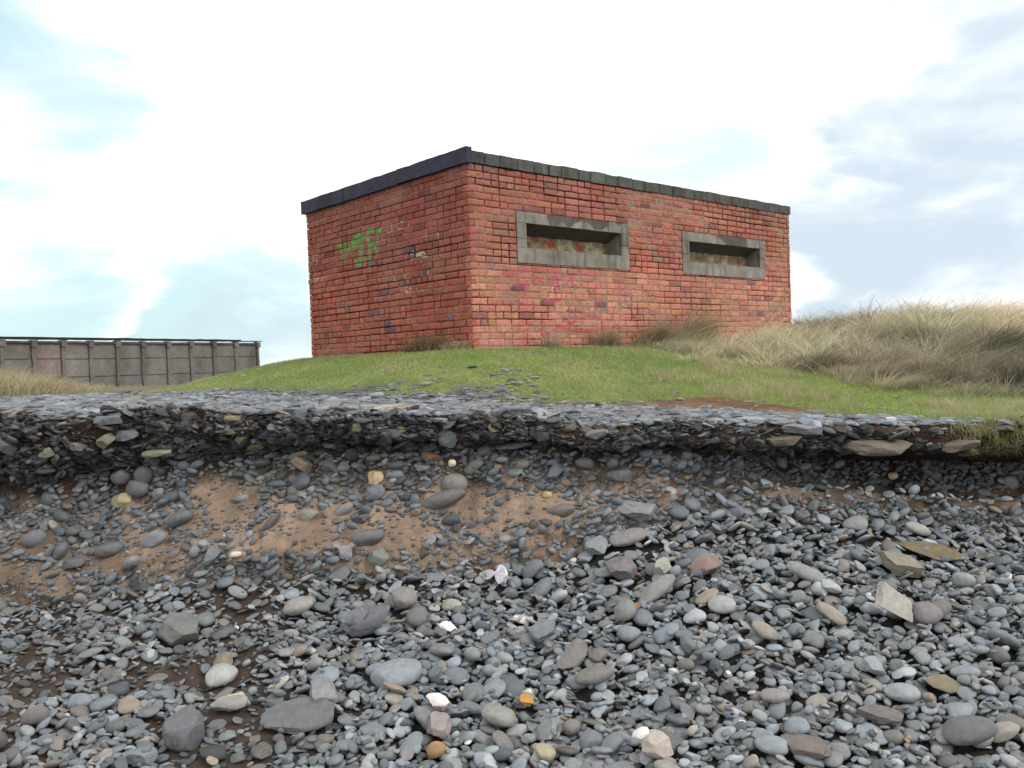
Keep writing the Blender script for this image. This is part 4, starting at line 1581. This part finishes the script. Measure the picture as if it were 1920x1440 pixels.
    # mortar bed
    st = .0125 if fine else .1
    us = np.arange(.02, Lw - .01, st)
    zs = np.arange(HB - nco * ch, HB, st)
    S, Zz = np.meshgrid(us, zs)
    er = fbm(S * 1.1, Zz * 2.6, 0, 53 + ord(side[0]), 3)
    course = np.floor((HB - Zz + .0055) / ch)
    cn = _h(course, course * 0, course * 0, 5 + ord(side[0]))
    if side == 'r':
        deep = sms((er - .5) * 5 + np.where(Zz > .93, .75, -.25) + (cn - .5) * .8)
    else:
        deep = sms((er - .5) * 4 + .40 + (cn - .5) * 3.0)
    D = np.where(side == 'r', -.007, -.010) - .032 * deep + .006 * (fbm(S * 30, Zz * 30, 0, 57, 2) - .5)
    pale = sms((fbm(S * 1.6, Zz * 3, 0, 59, 3) - .47) * 6) * ((Zz > .7) & (Zz < 1.6)) * (side == 'l')
    mc = np.array((.27, .19, .145))[None, None] * (1 - deep[..., None]) + np.array((.05, .034, .028)) * deep[..., None]
    mc = mc * (1 - pale[..., None] * (1 - deep[..., None])) + np.array((.42, .34, .29)) * (pale * (1 - deep))[..., None]
    if side == 'l':
        pm = (strokemask(S, Zz, GREEN) * (1 - deep))[..., None]
        mc = mc * (1 - pm) + np.array((.11, .34, .10)) * pm
        D = np.where(inpoly(S, Zz, PLASTER), -.002, D)
    if side == 'r':
        pm = (strokemask(S, Zz, RED) * (1 - deep))[..., None] * .8
        mc = mc * (1 - pm) + np.array((.40, .05, .10)) * pm
    P_ = O[None, None] + T * S[..., None] + Nn * D[..., None]
    P_[..., 2] += Zz
    q = gridquads(*S.shape)
    cs_, cz = S.ravel()[q].mean(1), Zz.ravel()[q].mean(1)
    kp = np.ones(len(q), bool)
    for (a, b, c0, c1) in holes:
        kp &= ~((cs_ > a) & (cs_ < b) & (cz > c0) & (cz < c1))
    V_.append(P_.reshape(-1, 3))
    C_.append(mc.reshape(-1, 3))
    Q_.append(q[kp] + off)
    me = mesh(name, np.concatenate(V_) - PC, quads=np.concatenate(Q_), col=np.clip(np.concatenate(C_), .005, 1), smooth=False)
    return link(name, me, M_BRICK, parent, label=label)


pill = bpy.data.objects.new('brick_pillbox', None)
COL.objects.link(pill)
pill.location = tuple(PC)
pill['label'] = 'low red brick wartime pillbox with two slit windows, standing on the grassy mound'
pill['category'] = 'pillbox'
C0 = PC
C1 = PC + PU * LU
C2 = PC + PU * LU + PW * LW
C3 = PC + PW * LW
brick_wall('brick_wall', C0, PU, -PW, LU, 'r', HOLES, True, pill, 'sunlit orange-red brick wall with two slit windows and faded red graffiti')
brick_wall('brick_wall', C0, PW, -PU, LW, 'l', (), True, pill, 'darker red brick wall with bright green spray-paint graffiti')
brick_wall('brick_wall', C1, PW, PU, LW, 'e', (), False, pill)
brick_wall('brick_wall', C3, PU, PW, LU, 'b', (), False, pill)


def slab(name, s0, s1, t0, t1, z0, z1, col, mat, parent, step=.05, rough=.006, label=None, colfn=None):
    """box in the pillbox frame with gently uneven faces"""
    V_, Q_, off = [], [], 0

    def face(fn, na, nb, flip):
        nonlocal off
        A, B = np.meshgrid(np.linspace(0, 1, na), np.linspace(0, 1, nb))
        S, T_, Z_ = fn(A, B)
        V_.append(np.stack([S, T_, Z_], -1).reshape(-1, 3))
        q = gridquads(nb, na) + off
        Q_.append(q[:, ::-1] if flip else q)
        off += na * nb
    ns_, nt2, nz = [max(2, int(abs(d) / step) + 1) for d in (s1 - s0, t1 - t0, z1 - z0)]
    o = np.ones
    face(lambda A, B: (s0 + (s1 - s0) * A, t0 + 0 * A, z0 + (z1 - z0) * B), ns_, nz, False)
    face(lambda A, B: (s0 + (s1 - s0) * A, t1 + 0 * A, z0 + (z1 - z0) * B), ns_, nz, True)
    face(lambda A, B: (s0 + 0 * A, t0 + (t1 - t0) * A, z0 + (z1 - z0) * B), nt2, nz, True)
    face(lambda A, B: (s1 + 0 * A, t0 + (t1 - t0) * A, z0 + (z1 - z0) * B), nt2, nz, False)
    face(lambda A, B: (s0 + (s1 - s0) * A, t0 + (t1 - t0) * B, z1 + 0 * A), ns_, nt2, False)
    face(lambda A, B: (s0 + (s1 - s0) * A, t0 + (t1 - t0) * B, z0 + 0 * A), ns_, nt2, True)
    q = np.concatenate(V_)
    d = np.stack([fbm(q[:, 0] * 7, q[:, 1] * 7, q[:, 2] * 9, k, 3) - .5 for k in (61, 62, 63)], 1) * 2 * rough
    q2 = q + d
    P_ = PU * q2[:, :1] + PW * q2[:, 1:2]
    P_[:, 2] += q2[:, 2]
    cc = np.tile(np.array(col, float), (len(q), 1)) * (.62 + .76 * fbm(q[:, 0] * 5, q[:, 1] * 5, q[:, 2] * 3, 64, 5))[:, None] * (1 - .45 * np.clip(fbm(q[:, 0] * 16, q[:, 1], q[:, 2] * 1.5, 65, 3) - .58, 0, 1) * 4)[:, None]
    if colfn is not None:
        cc = colfn(q, cc)
    return P_, np.concatenate(Q_), cc


def slab_obj(name, boxes, col, mat, parent, label=None, **kw):
    V_, Q_, C_, off = [], [], [], 0
    for b in boxes:
        P_, q, cc = slab(name, *b[:6], b[6] if len(b) > 6 else col, mat, parent, **kw)
        V_.append(P_)
        Q_.append(q + off)
        C_.append(cc)
        off += len(P_)
    return link(name, mesh(name, np.concatenate(V_), quads=np.concatenate(Q_), col=np.clip(np.concatenate(C_), .005, 1), smooth=False), mat, parent, label=label)


roof = slab_obj('roof', [(.05, LU - .02, .05, LW - .02, HB + .003, HB + .125)], (.17, .165, .155), M_CONC, pill, step=.15)
# coping of grey blocks on edge along the window wall
cb = []
s = .035
rr = np.random.default_rng(3)
while s < LU + .02:
    l_ = rr.uniform(.20, .30)
    e = min(s + l_, LU + .03)
    v = rr.uniform(.8, 1.2)
    cb.append((s, e - .012, -.016 + rr.uniform(-.005, .005), .06, HB + .004, HB + .128 + rr.uniform(-.005, .005), tuple(np.array((.09, .092, .083)) * v)))
    s = e
slab_obj('coping', cb, (.14, .14, .13), M_CONC, roof, step=.03, rough=.007)
# dark felt fascia along the graffiti wall
slab_obj('fascia', [(-.045, .03, -.05, 1.25, HB - .012, HB + .152), (-.040, .03, 1.25, 2.45, HB - .018, HB + .150), (-.046, .03, 2.45, LW + .05, HB - .022, HB + .148)], (.026, .029, .052), M_FELT, roof, step=.03, rough=.007)


# embrasures
def embrasure(a, b, patches, label):
    i0, i1, k0, k1 = a + .142, b - .142, 1.122, 1.402
    dp = .26
    z0, z1 = WZ0, WZ1
    cc = (.225, .208, .178)
    pr_ = -.010   # face stands 10 mm proud

    def pf(q, c_):
        m_ = np.zeros(len(q), bool)
        for p in patches:
            m_ |= inpoly(q[:, 0], q[:, 2], p)
        m_ &= q[:, 1] < .02
        c_[m_] = np.array((.105, .092, .085)) * (.85 + .3 * fbm(q[m_, 0] * 9, q[m_, 2] * 9, 0, 66, 2))[:, None]
        return c_
    # liner: the splayed reveal
    j1 = (i0 + .0, i1 + .0, k0 + .04, k1 - .115)
    ring0 = [(i0, .03, k0), (i1, .03, k0), (i1, .03, k1), (i0, .03, k1)]
    ring1 = [(j1[0], dp, j1[2]), (j1[1], dp, j1[2]), (j1[1], dp, j1[3]), (j1[0], dp, j1[3])]
    V_, Q_, C_, off = [], [], [], 0
    for e in range(4):
        f_ = (e + 1) % 4
        A, B = np.meshgrid(np.linspace(0, 1, 30), np.linspace(0, 1, 10))
        p = [np.array(x) for x in (ring0[e], ring0[f_], ring1[f_], ring1[e])]
        G = p[0] * ((1 - A) * (1 - B))[..., None] + p[1] * (A * (1 - B))[..., None] + p[2] * (A * B)[..., None] + p[3] * ((1 - A) * B)[..., None]
        q = G.reshape(-1, 3)
        q = q + (np.stack([fbm(q[:, 0] * 9, q[:, 1] * 9, q[:, 2] * 9, k, 3) - .5 for k in (1, 2, 3)], 1)) * .008
        P_ = PU * q[:, :1] + PW * q[:, 1:2]
        P_[:, 2] += q[:, 2]
        V_.append(P_)
        Q_.append(gridquads(10, 30) + off)
        off += 300
        C_.append(np.array(cc if e != 2 else (.075, .07, .063)) * (.75 + .5 * fbm(q[:, 0] * 6, q[:, 1] * 6, q[:, 2] * 6, 6, 3))[:, None])  # soffit face: its shade is painted in as a darker concrete colour
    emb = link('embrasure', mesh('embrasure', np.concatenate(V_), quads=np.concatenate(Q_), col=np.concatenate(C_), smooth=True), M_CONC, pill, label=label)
    kw = dict(step=.014, rough=.003)
    slab_obj('lintel', [(a, b, pr_, .03, k1, z1)], cc, M_CONC, emb, colfn=pf, **kw)
    slab_obj('sill', [(a, b, pr_, .03, z0, k0)], cc, M_CONC, emb, **kw)
    slab_obj('jamb', [(a + .002, i0, pr_ + .001, .03, k0 + .003, k0 + .10), (a, i0, pr_, .03, k0 + .106, k1 - .004)], cc, M_CONC, emb, **kw)
    slab_obj('jamb', [(i1, b - .002, pr_ + .001, .03, k0 + .003, k0 + .13), (i1, b, pr_, .03, k0 + .137, k1 - .004)], cc, M_CONC, emb, **kw)
    # rubble infill
    A, B = np.meshgrid(np.linspace(i0 - .02, i1 + .02, 120), np.linspace(k0, k1 - .06, 26))
    n3 = fbm(A * 14, B * 18, 0, int(a * 10) + 2, 3)
    n4 = fbm(A * 7, B * 9, 0, int(a * 10) + 8, 3)
    D = dp - .005 - .045 * n3
    cc2 = np.array((.27, .215, .14))[None, None] * (.55 + .9 * n3)[..., None]
    rd = sms((n4 - .52) * 14)[..., None] * (1 if a < 2 else .25)
    cc2 = cc2 * (1 - rd) + np.array((.36, .11, .07)) * rd
    pa = sms((.38 - n4) * 12)[..., None]
    cc2 = cc2 * (1 - pa) + np.array((.42, .37, .26)) * pa
    P_ = PU * A[..., None] + PW * D[..., None]
    P_[..., 2] += B
    link('infill', mesh('infill', P_.reshape(-1, 3), quads=gridquads(26, 120), col=cc2.reshape(-1, 3), smooth=True), M_MORTAR, emb)


embrasure(*WIN[0], [PATCH1, PATCH1B], 'concrete-framed slit window with a scalloped dark patch on its lintel')
embrasure(*WIN[1], [PATCH2], 'concrete-framed slit window with a squared dark patch on its lintel')


# ---------------------------------------------------------------- concrete wall on the left
def boxes_mesh(name, O, T, Nn, boxes, col, mat, parent, rough=.012, step=.12, label=None, colfn=None):
    V_, Q_, C_, off = [], [], [], 0
    for bx_ in boxes:
        s0, s1, d0, d1, z0, z1 = bx_[:6]
        cl = bx_[6] if len(bx_) > 6 else col
        for ax in range(3):
            for e in (0, 1):
                lo = [s0, d0, z0]
                hi = [s1, d1, z1]
                a1, a2 = [k for k in range(3) if k != ax]
                n1_ = max(2, int((hi[a1] - lo[a1]) / step) + 2)
                n2_ = max(2, int((hi[a2] - lo[a2]) / step) + 2)
                A, B = np.meshgrid(np.linspace(lo[a1], hi[a1], n1_), np.linspace(lo[a2], hi[a2], n2_))
                q = np.zeros(A.shape + (3,))
                q[..., a1], q[..., a2], q[..., ax] = A, B, hi[ax] if e else lo[ax]
                q = q.reshape(-1, 3)
                q = q + np.stack([fbm(q[:, 0] * 3, q[:, 1] * 3, q[:, 2] * 3, k, 3) - .5 for k in (71, 72, 73)], 1) * 2 * rough
                P_ = T * q[:, :1] + Nn * q[:, 1:2]
                P_[:, 2] += q[:, 2]
                V_.append(P_)
                g = gridquads(n2_, n1_) + off
                Q_.append(g if (e == 1) ^ (ax == 1) else g[:, ::-1])
                off += n1_ * n2_
                cc = np.tile(np.array(cl, float), (len(q), 1)) * (.5 + 1.0 * fbm(q[:, 0] * 2.2, q[:, 1], q[:, 2] * 1.0, 74, 5))[:, None]
                if colfn:
                    cc = colfn(q, cc)
                C_.append(cc)
    return link(name, mesh(name, np.concatenate(V_), quads=np.concatenate(Q_), col=np.clip(np.concatenate(C_), .004, 1), smooth=False), mat, parent, label=label)


WA = np.array([-16.52, 28.0, 1.1])
WB = np.array([-11.35, 39.0, 1.1])
WT = (WB - WA) / np.linalg.norm(WB - WA)
WN = np.array([WT[1], -WT[0], 0])
if WN @ (EYE - WA) < 0:
    WN = -WN
WL = float(np.linalg.norm(WB - WA))
wall = bpy.data.objects.new('concrete_wall', None)
COL.objects.link(wall)
wall.location = tuple(WB)
wall['label'] = 'long ribbed grey concrete panel wall standing behind the grass on the left'
wall['category'] = 'wall'
# posts: photo columns of the ribs
posts = []
for px in (-160, -105, -50, 4, 64, 119, 171, 221, 269, 316, 359, 402, 443, 484):
    d = ray(px, 700)
    t = ((WA - EYE) @ WN) / (d @ WN)
    q = EYE + d * t
    posts.append(float((q - WB) @ WT))
ZT = 1.93
cw = (.165, .155, .145)
for i, s in enumerate(posts):
    lastp = i == len(posts) - 1
    boxes_mesh('post', None, WT, WN, [(s - .08, s + .05, -.10, .07, -.6, ZT - .14), (s - .11, s + .10, -.08, .12, ZT - .32, ZT - .10)], (.15, .138, .125), M_CONC, wall, rough=.03)
for i in range(len(posts) - 1):
    a, b = posts[i] + .05, posts[i + 1] - .09
    v = rr.uniform(.85, 1.12)
    tint = (.175, .14, .13) if i == 4 else cw
    bxs = [(a, b, -.05, .0, z0, z1, tuple(np.array(tint) * v * rr.uniform(.92, 1.08))) for z0, z1 in ((-.6, ZT - .20),)]
    bxs += [(a, b, -.0, .022, z_, z_ + .012, (.05, .045, .04)) for z_ in (.552 + rr.uniform(-.02, .02), 1.186 + rr.uniform(-.02, .02))]
    bxs.append((a + .02, b - .02, -.03, .08, ZT - .20, ZT - .13, (.11, .1, .09)))
    boxes_mesh('panel', None, WT, WN, bxs, cw, M_CONC, wall, rough=.015)
boxes_mesh('coping', None, WT, WN, [(posts[0] - .2, posts[-1] + .18, -.20, .16, ZT - .075, ZT - .04, (.085, .08, .075)), (posts[0] - .2, posts[-1] - 1.2, -.22, .19, ZT - .038, ZT + .0, (.03, .03, .045))], (.06, .06, .07), M_CONC, wall, rough=.02, step=.3)
